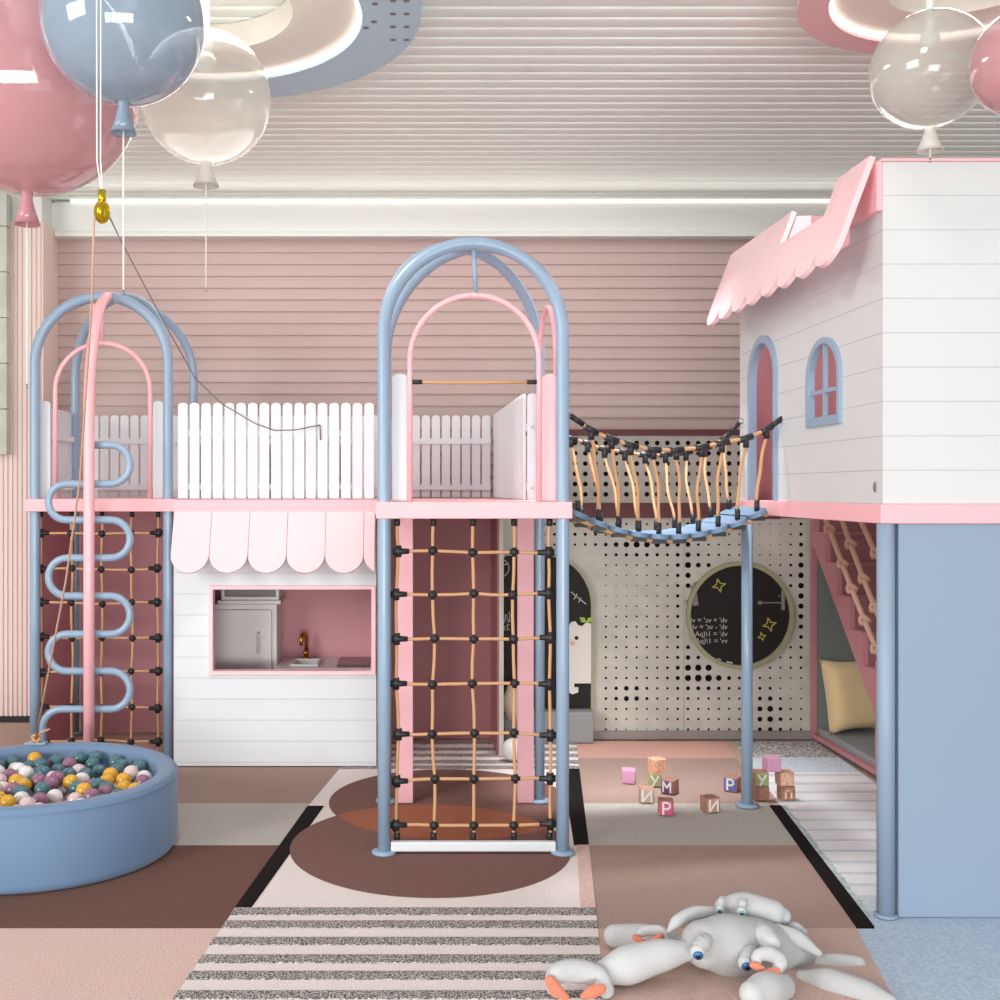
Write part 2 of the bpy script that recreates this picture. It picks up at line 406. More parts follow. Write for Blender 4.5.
def rope_net(root, xs, zs_, y, ztop, zbot, amp=0.006):
    n = len(xs); g = {}
    for i, x in enumerate(xs):
        for j, z in enumerate(zs_): g[i, j] = Vector((x + random.uniform(-amp, amp), y, z + random.uniform(-amp, amp)))
    for i, x in enumerate(xs):
        pts = [Vector((x, y, ztop))] + [g[i, j] for j in range(len(zs_))] + [Vector((x + random.uniform(-amp, amp), y, zbot))]
        q = []
        for a, b in zip(pts, pts[1:]):
            q += [a, (a + b) / 2 + Vector((random.uniform(-amp, amp) * .5, 0, 0))]
        obj('vertical_rope', tube(NB(), q + [pts[-1]], 0.0068, 8), 'rope', root)
    for j in range(len(zs_)):
        q = []
        for i in range(n - 1): q += [g[i, j], (g[i, j] + g[i + 1, j]) / 2 + Vector((0, 0, random.uniform(-amp, amp) * .5))]
        obj('cross_rope', tube(NB(), q + [g[n - 1, j]], 0.0068, 8), 'rope', root)
        for i in range(n):
            c = g[i, j]; bm = NB()
            if i in (0, n - 1):
                s = 1 if i == 0 else -1
                tube(bm, [c + Vector((0, 0, -.024)), c + Vector((0, 0, .024))], .0145, 10)
                tube(bm, [c + Vector((-.022 * s, 0, 0)), c + Vector((.012 * s, 0, 0)), c + Vector((.046 * s, 0, 0))], [.016, .013, .0105], 10)
            else:
                ball(bm, c, .0162, 12, 8); tube(bm, [c + Vector((-.019, 0, 0)), c + Vector((.019, 0, 0))], .0098, 8); tube(bm, [c + Vector((0, 0, -.019)), c + Vector((0, 0, .019))], .0098, 8)
            obj('rope_connector', bm, 'black_plastic', root)
    for i, x in enumerate(xs):
        bm = tube(NB(), [(x, y, ztop - .03), (x, y, ztop)], .013, 10); obj('rope_end_cap', bm, 'black_plastic', root)
        bm = tube(NB(), [(x, y, zbot), (x, y, zbot + .03)], .013, 10); obj('rope_end_cap', bm, 'black_plastic', root)
def plank_poly(u, w, z0, z1, n=8):
    return arch_poly(u - w / 2, u + w / 2, z0, z1 - w * .32, n, z1)
DT, DB = 1.452, 1.383          # deck top and underside
# --- tower in the middle
TX0, TX1, TY0, TY1 = -0.066, 0.668, 4.44, 5.175
t = thing('climbing_tower', 'blue arched climbing tower with rope net standing on brown discs', 'climbing tower', ((TX0 + TX1) / 2, (TY0 + TY1) / 2, 0))
tower(t, TX0, TX1, TY0, TY1, 2.145, 0.368, 0.0265)
bm = NB(); box(bm, -0.098, 0.703, 4.405, 5.205, DB, DT); obj('deck', bm, 'pink_wood', t, bevel=.004)
inner_arch(t, 0.041, 0.571, 4.44, DT, 2.035, 0.0115)
inner_arch(t, 4.54, 5.10, 0.655, DT, 2.03, 0.0115, 'y')
obj('hanger_strut', tube(NB(), [(0.302, 4.44, 2.5), (0.312, 4.44, 2.31)], 0.010, 10), 'blue_metal', t)
bm = prism(NB(), plank_poly(P(400, 0, 4.5).x, .066, DT, 1.982), [], XZ, 4.475, 4.497); obj('guard_plank', bm, 'white_paint', t, bevel=.003)
bm = prism(NB(), plank_poly(P(549.5, 0, 4.5).x, .068, DT, 1.982), [], XZ, 4.475, 4.497); o = obj('guard_plank', bm, 'pale_pink', t, bevel=.003); o['label'] = 'pink guard plank beside the bridge'
x5 = P(531.5, 0, 5.19).x
bm = prism(NB(), plank_poly(x5, .046, DT, 1.962), [], XZ, 5.16, 5.18); obj('guard_plank', bm, 'white_paint', t, bevel=.003)
for zz in (1.80, 1.51):
    bm = tube(NB(), [(x5, 5.15, zz), (x5, 5.162, zz)], .008, 8); obj('bolt', bm, 'steel', t)
for xa, xb in ((-0.012, 0.062), (0.560, 0.637)):
    bm = NB(); box(bm, xa, xb, 5.145, 5.17, RZ, DB - .001); obj('rear_plank', bm, 'plank_pink', t, bevel=.003)
bm = NB(); box(bm, TX0 + .028, TX1 - .028, 4.425, 4.455, 0.018, 0.058); obj('base_rail', bm, 'white_paint', t, bevel=.006)
NYc = 4.462
xs = [P(x, 0, NYc).x for x in (397, 433.5, 473, 514, 549.5)]
zs = [P(0, y, NYc).z for y in (551.6, 593.5, 638.5, 684.5, 734, 779.8, 824.5)]
rope_net(t, xs, zs, NYc, DB - .001, 0.058)
zr = P(0, 382, 4.44).z
obj('guard_rope', tube(NB(), [(0.053, 4.44, zr), (0.2, 4.44, zr - .003), (0.4, 4.44, zr - .002), (0.56, 4.44, zr)], .0065, 8), 'rope', t)
for xa, xb in ((0.051, 0.09), (0.522, 0.561)):
    obj('rope_end_cap', tube(NB(), [(xa, 4.44, zr), (xb, 4.44, zr)], .010, 10), 'black_plastic', t)
# --- tower on the left
LX0, LX1, LY0, LY1 = -1.992, -1.266, 5.90, 6.63
t = thing('climbing_tower', 'blue arched climbing tower with pink pole behind the ball pit', 'climbing tower', ((LX0 + LX1) / 2, (LY0 + LY1) / 2, 0))
tower(t, LX0, LX1, LY0, LY1, 2.19, 0.365, 0.0275)
bm = NB(); box(bm, -2.035, -1.222, 5.855, 6.78, DB, DT); obj('deck', bm, 'pink_wood', t, bevel=.004)
inner_arch(t, -1.882, -1.364, 5.90, DT, 2.042, 0.0125)
obj('hanger_strut', tube(NB(), [(-1.625, 5.90, 2.53), (-1.625, 5.90, 2.31)], 0.010, 10), 'pink_metal', t)
for px in (45.5, 158.5):
    bm = prism(NB(), plank_poly(P(px, 0, 5.95).x, .056, DT, 1.99), [], XZ, 5.94, 5.96); obj('guard_plank', bm, 'white_paint', t, bevel=.003)
NYl = 5.925
xs = [P(x, 0, NYl).x for x in (41, 72, 102, 132, 158)]
zs = [P(0, y, NYl).z for y in (533.5, 569, 603, 637.5, 672, 707.5, 741, 775, 809)]
rope_net(t, xs, zs, NYl, DB - .001, 0.03)
bm = NB(); box(bm, LX0 + .03, LX1 - .03, 6.64, 6.665, 0.012, DB - .001); obj('back_panel', bm, 'rose_panel', t)
bm = NB(); box(bm, LX0 - .012, LX0 + .006, 5.955, 6.59, 0.012, DB - .001); obj('side_panel', bm, 'rose_panel', t)
PY = 5.56; pxw = P(89, 0, PY).x
pts = [Vector((pxw, PY, .012)), Vector((pxw, PY, 1.0)), Vector((pxw, PY, 1.95))]
for i in range(1, 13):
    a = PI / 2 * i / 12; pts.append(Vector((pxw - .0 + .012 * math.sin(a), PY + .34 * (1 - math.cos(a)), 1.95 + .6 * math.sin(a))))
obj('sliding_pole', tube(NB(), pts, .0285, 16), 'pink_metal', t)
bm = NB(); box(bm, pxw - .085, pxw - .03, 5.87, 5.92, 2.465, 2.51); obj('pole_bracket', bm, 'pink_metal', t, bevel=.004)
SY = 5.605
ysn = [445, 484, 520, 558, 596, 634, 671, 709]
def sx(x): return (x - 400) * SY / FPX
def sz(y): return EYE - (y - 490) * SY / FPX
pts = [Vector((sx(92), SY, sz(445)))]
for k in range(len(ysn) - 1):
    right = (k % 2 == 0); y0, y1 = sz(ysn[k]), sz(ysn[k + 1]); rr = (y0 - y1) / 2; zc = (y0 + y1) / 2
    xe = sx(130) - rr if right else sx(48.5) + rr
    s = 1 if right else -1
    for i in range(13):
        a = PI / 2 - PI * i / 12; pts.append(Vector((xe + s * rr * math.cos(a), SY, zc + rr * math.sin(a))))
xe = sx(62); zc = sz(709) - .1
for i in range(7):
    a = PI / 2 + PI / 2 * i / 6; pts.append(Vector((xe + .1 * math.cos(a), SY, zc + .1 * math.sin(a))))
pts.append(Vector((xe - .1, SY, 0.012)))
obj('serpentine_ladder', tube(NB(), pts, .0195, 12), 'blue_metal', t)

# ------------------------------------------------------------------ kitchen house between the towers
KX0, KX1, KY, KB = -1.220, -0.128, 5.83, 6.49
t = thing('play_kitchen_house', 'white boarded play kitchen booth with scalloped pink awning', 'playhouse', ((KX0 + KX1) / 2, 6.15, 0))
shiplap('shiplap_kitchen', (224, 226, 229), (202, 204, 207), 0.1135, 0.03)
wx0, wx1 = P(213, 0, KY).x, P(372, 0, KY).x; wz0, wz1 = P(0, 671, KY).z, P(0, 589, KY).z
bm = prism(NB(), rect(KX0, KX1, 0.012, DB - .001), [rect(wx0, wx1, wz0, wz1)], XZ, KY, KY + .03); obj('front_wall', bm, 'shiplap_kitchen', t)
q = 0.020
bm = prism(NB(), rect(wx0 - q, wx1 + q, wz0 - q, wz1 + q), [rect(wx0 + .002, wx1 - .002, wz0 + .002, wz1 - .002)], XZ, KY - .018, KY + .05); obj('window_frame', bm, 'pale_pink', t, bevel=.003)
bm = NB(); box(bm, KX0, KX1, KB, KB + .03, 0.0085, DB - .006); obj('back_wall', bm, 'rose_panel', t)
bm = NB(); box(bm, KX1 + .001, 0.60, KB, KB + .03, 0.0085, DB - .006); obj('back_wall', bm, 'rose_panel_shaded', t)
bm = NB(); box(bm, KX0, KX0 + .03, KY + .031, KB - .001, 0.012, DB - .001); obj('side_wall', bm, 'rose_panel', t)
bm = NB(); box(bm, KX1 - .03, KX1, KY + .031, KB - .001, 0.012, DB - .001); obj('side_wall', bm, 'rose_panel', t)
bm = NB(); box(bm, 0.545, 0.556, 6.07, KB - .001, 0.0085, DB - .006); obj('side_wall', bm, 'rose_panel_shaded', t)
bm = NB(); box(bm, 0.5565, 0.582, 6.07, KB - .001, 0.0085, DB - .006); obj('side_wall_lining', bm, 'peg_grey', t)
bm = NB(); box(bm, -1.221, -0.130, 5.80, 6.86, DB, DT - .004); obj('deck', bm, 'pink_wood', t, bevel=.004)
bm = NB(); box(bm, -0.129, 0.66, 5.21, 6.86, DB, DT - .004); obj('deck', bm, 'pink_wood', t, bevel=.004)
# awning: scallops hung from the deck edge, leaning out
za = DB - .002; ax = P(174, 0, 5.78).x
sw = 38.45 * 5.72 / FPX
for k in range(6):
    u0 = ax + k * sw; u1 = u0 + sw - .002
    if k == 5: pass
    L_ = .345; R_ = sw / 2
    poly = [(u0, 0), (u0, -(L_ - R_))] + [((u0 + u1) / 2 - (u1 - u0) / 2 * math.cos(PI * i / 16), -(L_ - R_) - R_ * math.sin(PI * i / 16)) for i in range(1, 16)] + [(u1, -(L_ - R_)), (u1, 0)]
    if k == 5: poly = [(min(p[0], -0.135), p[1]) for p in poly]
    ang = math.radians(22)
    fn = lambda u, v, w: (u, 5.80 + v * math.sin(ang) - w * math.cos(ang), za + v * math.cos(ang) + w * math.sin(ang))
    obj('awning_scallop', prism(NB(), poly, [], fn, 0.0, 0.014), 'pale_pink', t, bevel=.002)
# fridge, counter
t = thing('toy_fridge', 'white toy fridge with bar handle inside the kitchen booth', 'toy fridge', (-.9, 6.35, 0.012))
fx0, fx1, fy = P(213, 0, 6.22).x - .02, P(277, 0, 6.22).x, 6.22; fz = P(0, 604, fy).z
bm = NB(); box(bm, fx0, fx1, fy, KB - .004, .012, fz); obj('body', bm, 'appliance', t, bevel=.006)
d_ = prism(NB(), rect(fx0 + .012, fx1 - .03, .06, fz - .03), [], XZ, fy - .02, fy - .001); dr = obj('door', d_, 'appliance', t, bevel=.006)
hx = P(259, 0, fy).x; hz0, hz1 = P(0, 652, fy).z, P(0, 632, fy).z
obj('handle', tube(NB(), [(hx, fy - .021, hz0), (hx, fy - .045, hz0 + .006), (hx, fy - .045, hz1 - .006), (hx, fy - .021, hz1)], .007, 10), 'appliance', dr)
t = thing('toy_microwave', 'grey toy oven box on a shelf above the toy fridge', 'toy oven', (-.9, 6.3, fz + .03))
mx0, mx1 = P(221, 0, 6.2).x, P(279, 0, 6.2).x; mz0 = P(0, 600, 6.2).z
bm = prism(NB(), rect(mx0, mx1, mz0, mz0 + .22), [rect(mx0 + .02, mx1 - .02, mz0 + .02, mz0 + .18)], XZ, 6.2, 6.24); box(bm, mx0, mx1, 6.241, KB - .004, mz0, mz0 + .22); obj('body', bm, 'appliance', t, bevel=.004)
bm = NB(); box(bm, mx0 + .021, mx1 - .021, 6.225, 6.239, mz0 + .021, mz0 + .179); obj('door_glass', bm, 'appliance_dark', t)
bm = NB(); box(bm, mx0 - .02, mx1 + .01, 6.19, KB - .003, fz + .002, mz0 - .001); tag(obj('shelf', bm, 'appliance', None, bevel=.003), 'thin white shelf slab between toy fridge and toy oven', 'shelf')
t = thing('toy_sink_unit', 'white toy counter with round-edged sink and hob inside the kitchen booth', 'toy counter', (-.42, 6.3, .012))
cz = .497; cxa, cxb = fx1 + .004, KX1 - .032
bm = NB(); box(bm, cxa, cxb, 6.09, KB - .004, .012, cz - .04); obj('cabinet', bm, 'appliance', t)
sx0, sx1 = P(292, 0, 6.25).x, P(320, 0, 6.25).x
bm = prism(NB(), rect(cxa, cxb, 6.06, KB - .003), [rect(sx0 + .015, sx1 - .015, 6.16, 6.34)], XY, cz - .039, cz); obj('worktop', bm, 'appliance', t, bevel=.004)
bm = prism(NB(), rect(sx0, sx1, 6.14, 6.36), [rect(sx0 + .016, sx1 - .016, 6.161, 6.339)], XY, cz + .0005, cz + .012); o = obj('sink', bm, 'white_paint', t, bevel=.004)
bm = NB(); box(bm, P(338, 0, 6.25).x, cxb - .01, 6.12, 6.42, cz + .0005, cz + .012); obj('hob', bm, 'hob', t, bevel=.003)
for q in (0, 1):
    xk = P(352 + q * 12, 0, 6.06).x
    obj('knob', tube(NB(), [(xk, 6.059, cz - .02), (xk, 6.045, cz - .02)], .011, 12), 'steel', t)
fx = P(306.5, 0, 6.42).x
bm = lathe(NB(), [(.022, 0), (.022, .01), (.016, .014), (.014, .06)], (fx, 6.42, cz), 16)
tube(bm, [(fx, 6.42, cz + .05), (fx, 6.42, cz + .12)] + [(fx - .012 * (1 - math.cos(a)), 6.42 - .035 * (1 - math.cos(a)), cz + .12 + .035 * math.sin(a)) for a in [PI * i / 10 for i in range(1, 11)]] + [(fx - .024, 6.35, cz + .09)], .0105, 10)
fo = obj('faucet', bm, 'gold', t); fo['label'] = 'gold swan-neck faucet'
bm = tube(NB(), [(fx, 6.40, cz + .045), (fx, 6.375, cz + .045)], .009, 8); ball(bm, (fx, 6.37, cz + .045), .015, 12, 8); obj('tap_knob', bm, 'gold', fo)

# ------------------------------------------------------------------ picket fences
def fence(label, a, b, zt, n, lab_side, loc=None, face=1):
    a = Vector(a); b = Vector(b); d = (b - a); l = d.length; e = d / l; nrm = Vector((-e.y, e.x)) * face
    t = thing('picket_fence', label, 'fence', ((a.x + b.x) / 2, (a.y + b.y) / 2, DT), 'white picket fences on the deck')
    fn = lambda u, v, w: (a.x + e.x * u + nrm.x * w, a.y + e.y * u + nrm.y * w, v)
    st = l / n
    for i in range(n):
        obj('picket', prism(NB(), plank_poly(st * (i + .5), .052, DT + .003, zt), [], fn, 0, .014), 'white_paint', t)
    for z in (1.50, 1.79):
        obj('rail', prism(NB(), rect(.004, l - .004, z, z + .034), [], fn, -.020, -.001), 'white_paint', t)
    return t
fence('white picket fence along the front above the pink scalloped awning', (-1.236 + .03, 5.86), (-0.136, 5.86), 1.972, 17, 0, face=-1)
fence('long white picket fence along the rear edge of the pink deck', (-1.96, 6.82), (0.575, 6.82), 1.972, 40, 0, face=1)
fence('white picket fence on the side of the tower with the pink pole', (-2.005, 6.04), (-2.005, 6.592), 1.972, 9, 0, face=1)
fence('white picket fence seen at a slant through the middle arch', (0.615, 5.28), (0.60, 6.79), 1.972, 23, 0, face=1)

# ------------------------------------------------------------------ peg wall at the back
PYB = 6.49
t = thing('pegboard', 'grey perforated pegboard wall with rose trim beneath the rope bridge', 'pegboard', (1.5, PYB, 0))
px_l, px_r = 0.605, P(811, 0, PYB).x
def gsum(x, y):
    r = .0068
    for (cx, cy, sx_, sy_, h) in ((705, 674, 26, 14, .0155), (640, 546, 34, 9, .0125), (686, 590, 9, 85, .0085), (801, 585, 9, 60, .0105), (630, 694, 16, 9, .012), (768, 712, 15, 24, .012), (590, 690, 8, 40, .004), (700, 566, 20, 10, .007), (575, 530, 30, 10, .004), (560, 700, 40, 40, .002)):
        r += h * math.exp(-((x - cx) / sx_) ** 2 - ((y - cy) / sy_) ** 2)
    for (cx, cy, sx_, sy_) in ((770, 535, 30, 25), (622, 590, 40, 22), (790, 690, 22, 16), (640, 735, 26, 22)):
        r -= .0036 * math.exp(-((x - cx) / sx_) ** 2 - ((y - cy) / sy_) ** 2)
    return r
def holes(bm, y0, y1, fixed=None, x_off=0):
    ny = round((y1 - y0) / 10.27)
    for j in range(ny):
        yy = y0 + 5 + j * 10.27
        xx = 812 - 11
        while xx > (535 if not fixed else 516):
            if not fixed and (math.hypot(xx - 739, yy - 615) < 57 or (xx < 598 and yy > 548)):
                xx -= 10.27; continue
            r = fixed or gsum(xx, yy)
            if r > .0022:
                c = P(xx, yy, PYB - .002)
                vs = [bm.verts.new((c.x + r * math.cos(2 * PI * k / 12), PYB - .0015, c.z + r * math.sin(2 * PI * k / 12))) for k in range(12)]
                bm.faces.new(vs).material_index = 1
            xx -= 10.27
    return bm
zt0 = 0.055; z518, z503, z435, z431 = [P(0, y, PYB).z for y in (518, 503, 435.5, 431)]
seam = P(684, 0, PYB).x
bm = NB(); box(bm, px_l, seam - .001, PYB, PYB + .03, zt0, z518); box(bm, seam + .001, px_r, PYB, PYB + .03, zt0, z518); holes(bm, 519, 733); obj('perforated_board', bm, ['peg_grey', 'hole_dark'], t, recalc=False)
bm = NB(); box(bm, .67, px_r, PYB, PYB + .03, z503 + .001, z435 - .001); holes(bm, 438, 502, .0145); obj('perforated_board', bm, ['peg_grey', 'hole_dark'], t, recalc=False)
bm = NB(); box(bm, .67, px_r, PYB - .015, PYB + .03, z518 + .001, z503); obj('cross_rail', bm, 'maroon', t)
bm = NB(); box(bm, .67, px_r, PYB - .015, PYB + .03, z435, z431 + .008); obj('top_rail', bm, 'maroon', t)
bm = NB(); box(bm, px_l, px_r, PYB - .03, PYB + .03, .008, zt0 - .001); obj('plinth', bm, 'skirting_grey', t, bevel=.003)
# chalkboards
CY = PYB - .004
def chalk_text(parent, s, x, z, size, y, mirror=True, m='chalk'):
    cu = bpy.data.curves.new('writing', 'FONT'); cu.body = s; cu.size = size; cu.extrude = .0008
    o = bpy.data.objects.new('writing', cu); C.objects.link(o)
    bpy.context.view_layer.update()
    me = bpy.data.meshes.new_from_object(o.evaluated_get(bpy.context.evaluated_depsgraph_get()))
    bpy.data.objects.remove(o); bpy.data.curves.remove(cu)
    bm = NB(); bm.from_mesh(me); bpy.data.meshes.remove(me)
    for v in bm.verts:
        u, w, e = v.co.x, v.co.y, v.co.z
        v.co = (x + (-u if mirror else u), y - e, z + w)
    return obj('lettering', bm, m, parent)
c = P(739, 615, CY)
t = thing('chalkboard', 'round black chalkboard with mirrored formulas and yellow stars', 'chalkboard', (c.x, CY, c.z - .33))
R = 53.5 * CY / FPX
bm = prism(NB(), disc(c.x, c.z, R, 64), [disc(c.x, c.z, R - .024, 64)], XZ, CY - .03, CY); obj('rim', bm, 'lime_rim', t, bevel=.004)
bm = prism(NB(), disc(c.x, c.z, R - .0245, 64), [], XZ, CY - .014, CY); obj('board', bm, 'chalkboard', t)
yf = CY - .0145
def q2(x, y): v = P(x, y, yf); return (v.x, v.z)
def star(bm, x, y, r, rot=.25, inner=.36, w=.006):
    pts = []
    cx_, cz_ = q2(x, y)
    for k in range(9):
        a = rot + PI / 4 * k; rr = r if k % 2 == 0 else r * inner
        pts.append((cx_ + rr * math.cos(a), cz_ + rr * math.sin(a)))
    return stroke(bm, pts, w, XZ, yf - .001, yf)
for (x, y, r) in ((719, 585.5, .042), (769.5, 624.5, .042), (762, 636.5, .026)): obj('star_drawing', star(NB(), x, y, r), 'chalk_yellow', t)
for s, y in (("vb' + vc' = vb -", 622.5), ("vb' - vc' = vbn |", 629.2), ("vb' = 1/(pAuf)-v", 636.2), ("vv' = 1/(pAuf)-v", 643.2)):
    p = P(727.5, y, yf); chalk_text(t, s, p.x, p.z, .043, yf - .0005)
bm = NB(); stroke(bm, [q2(693, 587), q2(695.5, 604)], .034, XZ, yf - .001, yf); stroke(bm, [q2(695, 584.5), q2(700, 582)], .024, XZ, yf - .001, yf); stroke(bm, [q2(687, 601), q2(688, 604)], .02, XZ, yf - .001, yf); obj('chalk_drawing', bm, 'chalk_grey', t)
bm = NB(); stroke(bm, [q2(760, 602.7), q2(782, 602.7)], .006, XZ, yf - .001, yf); prism(bm, [q2(760 + 2.5 * math.cos(a), 602.7 + 2 * math.sin(a)) for a in [2 * PI * i / 12 for i in range(12)]], [], XZ, yf - .001, yf); stroke(bm, [q2(783, 592), q2(783, 609)], .02, XZ, yf - .001, yf); stroke(bm, [q2(779, 595.5), q2(779.4, 596)], .01, XZ, yf - .001, yf); obj('chalk_drawing', bm, 'chalk_grey', t)
bm = NB()
for (x, y, l) in ((709, 658, 3), (714, 660.5, 2), (718, 659, 2.5), (719, 662.5, 4), (727, 662, 5)): stroke(bm, [q2(x, y), q2(x + l, y + 1)], .011, XZ, yf - .001, yf)
obj('chalk_drawing', bm, 'chalk', t)
# arched chalkboard
ax0, ax1 = P(482, 0, CY).x, P(592.5, 0, CY).x
az0, azt = .058, P(0, 553, CY).z
cr = .30
def rr_top(x0, x1, z0, z1, r, n=12):
    return [(x0, z0), (x1, z0)] + [(x1 - r + r * math.cos(PI / 2 * i / n), z1 - r * 1.05 + r * 1.05 * math.sin(PI / 2 * i / n)) for i in range(n + 1)] + [(x0 + .03 - .03 * math.sin(PI / 2 * i / n), z1 - .03 + .03 * math.cos(PI / 2 * i / n)) for i in range(n + 1)]
ax0 = 0.60
t = thing('chalkboard', 'arched black chalkboard with a white animal cutout behind the tower', 'chalkboard', ((ax0 + ax1) / 2, CY, az0))
bm = prism(NB(), rr_top(ax0, ax1, az0, azt, cr), [rr_top(ax0 + .014, ax1 - .014, az0 + .01, azt - .014, cr - .014)], XZ, CY - .03, CY); obj('rim', bm, 'lime_rim', t)
azm = P(0, 708, CY).z
bm = prism(NB(), rr_top(ax0 + .0145, ax1 - .0145, azm, azt - .0145, cr - .0145), [], XZ, CY - .014, CY); obj('board', bm, 'chalkboard', t)
bm = NB(); box(bm, ax0 + .0145, ax1 - .0145, PYB - .13, PYB - .036, .0085, azm - .001); obj('base_shelf', bm, 'foam_grey', t, bevel=.008)
bm = NB(); stroke(bm, [q2(571, 592), q2(586, 604)], .006, XZ, yf - .001, yf); stroke(bm, [q2(574, 599), q2(577, 594)], .006, XZ, yf - .001, yf); stroke(bm, [q2(579, 602), q2(581, 598)], .006, XZ, yf - .001, yf)
stroke(bm, [q2(500 + 9 * math.cos(a), 568 + 9 * math.sin(a)) for a in [2 * PI * i / 20 for i in range(21)]], .006, XZ, yf - .001, yf); stroke(bm, [q2(500, 565), q2(508, 564)], .006, XZ, yf - .001, yf)
obj('chalk_drawing', bm, 'chalk', t)
for s, x, y in (("{x;y}", 511, 618), ("<Vw", 511, 624), ("2x", 510, 630)):
    p = P(x, y, yf); chalk_text(t, s, p.x, p.z, .05, yf - .0005)
cat = [q2(*p) for p in ((566, 683), (566, 632), (568, 627), (571, 622), (575, 621), (578, 625), (582, 626), (586, 622), (590, 623), (591.5, 628), (591.5, 683))]
bm = prism(NB(), cat, [], XZ, yf - .014, yf - .0003); prism(bm, [q2(*p) for p in ((567, 683), (574, 683), (574, 687), (578, 687), (578, 692), (572, 694), (567, 691))], [], XZ, yf - .012, yf - .0003)
ca = obj('animal_cutout', bm, 'cut_white', t)
ec = q2(576, 637.5)
obj('eye', prism(NB(), disc(ec[0], ec[1], .012, 14), [], XZ, yf - .0165, yf - .0141), 'eye_black', ca)
ec = q2(572, 643); obj('cheek', prism(NB(), disc(ec[0], ec[1], .014, 14), [], XZ, yf - .0160, yf - .0141), 'cut_cheek', ca)
bm = NB()
for (x0_, y0_, x1_, y1_) in ((586, 622, 579, 617), (586, 622, 592, 617)):
    a = Vector(q2(x0_, y0_)); b = Vector(q2(x1_, y1_)); m0 = (a + b) / 2; d = (b - a); n_ = Vector((-d.y, d.x)) * .33
    prism(bm, [a, m0 + n_, b, m0 - n_], [], XZ, yf - .020, yf - .012)
obj('leaf_sprig', bm, 'leaf', ca)
# small things beside the peg wall, seen through the net
o = obj('cushion', blob(NB(), [P(515, 690, 6.3), P(514, 703, 6.28), P(516, 712, 6.25)], [.05, .066, .06]), 'cushion_gold', None, True); tag(o, 'small cream cushion leaning by the arched chalkboard, seen through the net', 'cushion')
o.data.materials[0] = M['block_beige']
rb = .062; yb = 5.95
o = obj('ball', ball(NB(), (P(506, 0, yb).x + .04, yb, rb + RZ), rb, 24, 16), 'cut_white', None, True); tag(o, 'plain white ball on the floor seen through the middle net', 'ball')

# ------------------------------------------------------------------ playhouse on the right
HX, HX1, HY0, HY1, HZ = 1.684, 3.5, 3.77, 5.355, 2.645
t = thing('playhouse', 'raised white playhouse with pink scalloped awning and blue panel below', 'playhouse', (2.6, 4.6, 0))
shiplap('shiplap_house', (214, 214, 214), (184, 184, 185), 0.1198, DT - .004 + .0)
dY0, dY1 = 4.815, 5.20; dz0, dzs = DT, 2.205 - (5.20 - 4.815) / 2
wY0, wY1 = 4.115, 4.455; wz0_, wzt = 1.755, 2.105
n0, n1 = 4.05, 4.517; nz = 2.42
door = arch_poly(dY0 + .012, dY1 - .012, dz0 + .0001, dzs, 20, 2.195)
outer = [(HY0 + .03, DT), (door[1 - 1][0], DT)] + [(p[0], p[1]) for p in door[2:][::-1]] + [(dY1 - .012, DT), (HY1, DT), (HY1, HZ), (n1, HZ), (n1, nz), (n0, nz), (n0, HZ), (HY0 + .03, HZ)]
win = arch_poly(wY0 + .01, wY1 - .01, wz0_ + .01, 1.95, 20, wzt - .01)
bm = prism(NB(), outer, [win], YZ, HX, HX + .014); obj('side_wall', bm, 'shiplap_house', t)
bm = NB(); box(bm, HX, HX1, HY0, HY0 + .029, DT, HZ); obj('front_wall', bm, 'shiplap_house', t)
bm = NB(); box(bm, HX + .036, HX1, HY1 - .03, HY1, DT, HZ); obj('back_wall', bm, 'rose_panel', t)
bm = NB(); box(bm, HX1 - .03, HX1, HY0 + .03, HY1 - .031, DT, HZ); obj('far_wall', bm, 'rose_panel', t)
bm = NB(); box(bm, HX + .036, 2.9, n1, n1 + .03, 2.25, HZ - .001); obj('partition', bm, 'rose_panel', t)
bm = NB(); box(bm, 2.72, 2.75, HY0 + .03, HY1 - .031, DT, HZ - .3); obj('partition', bm, 'rose_panel', t)
bm = NB(); box(bm, HX - .006, HX1, HY0 - .006, HY0 + .05, HZ + .001, HZ + .011); obj('roof_trim', bm, 'pink_wood', t)
bm = NB(); box(bm, HX - .012, HX1, HY0 - .014, HY1 + .005, DB, DT - .001); obj('floor_band', bm, 'pink_wood', t, bevel=.004)
bm = NB(); box(bm, HX - .022, HX - .001, HY0, n0, 2.475, HZ); obj('fascia', bm, 'pink_wood', t)
bm = NB(); box(bm, HX - .022, HX - .001, n1, HY1, 2.475, HZ); obj('fascia', bm, 'pink_wood', t)
# scalloped roof boards, leaning outwards
dx_, dz_ = -.137, -.365; LL = math.hypot(dx_, dz_); ux, uz = dx_ / LL, dz_ / LL
bw = (HY1 - HY0) / 8
for k in range(8):
    a, b = HY0 + k * bw, HY0 + (k + 1) * bw - .001
    R_ = (b - a) / 2; hh = R_ * .85
    top = []
    for (ya, yb_) in ((a, b),):
        cuts = [ya] + [c_ for c_ in (n0, n1) if ya < c_ < yb_] + [yb_]
        for s0, s1 in zip(cuts, cuts[1:]):
            v = .15 if (s0 + s1) / 2 > n0 and (s0 + s1) / 2 < n1 else 0.0
            top += [(s0, v), (s1, v)]
    poly = top + [((a + b) / 2 + R_ * math.cos(PI * i / 14), LL - hh + hh * math.sin(PI * i / 14)) for i in range(15)]
    fn = lambda u, v, w: (HX - .024 + ux * v + uz * w, u, HZ + .015 + uz * v - ux * w)
    obj('roof_scallop', prism(NB(), poly, [], fn, 0.0, 0.022), 'pale_pink', t, bevel=.003)
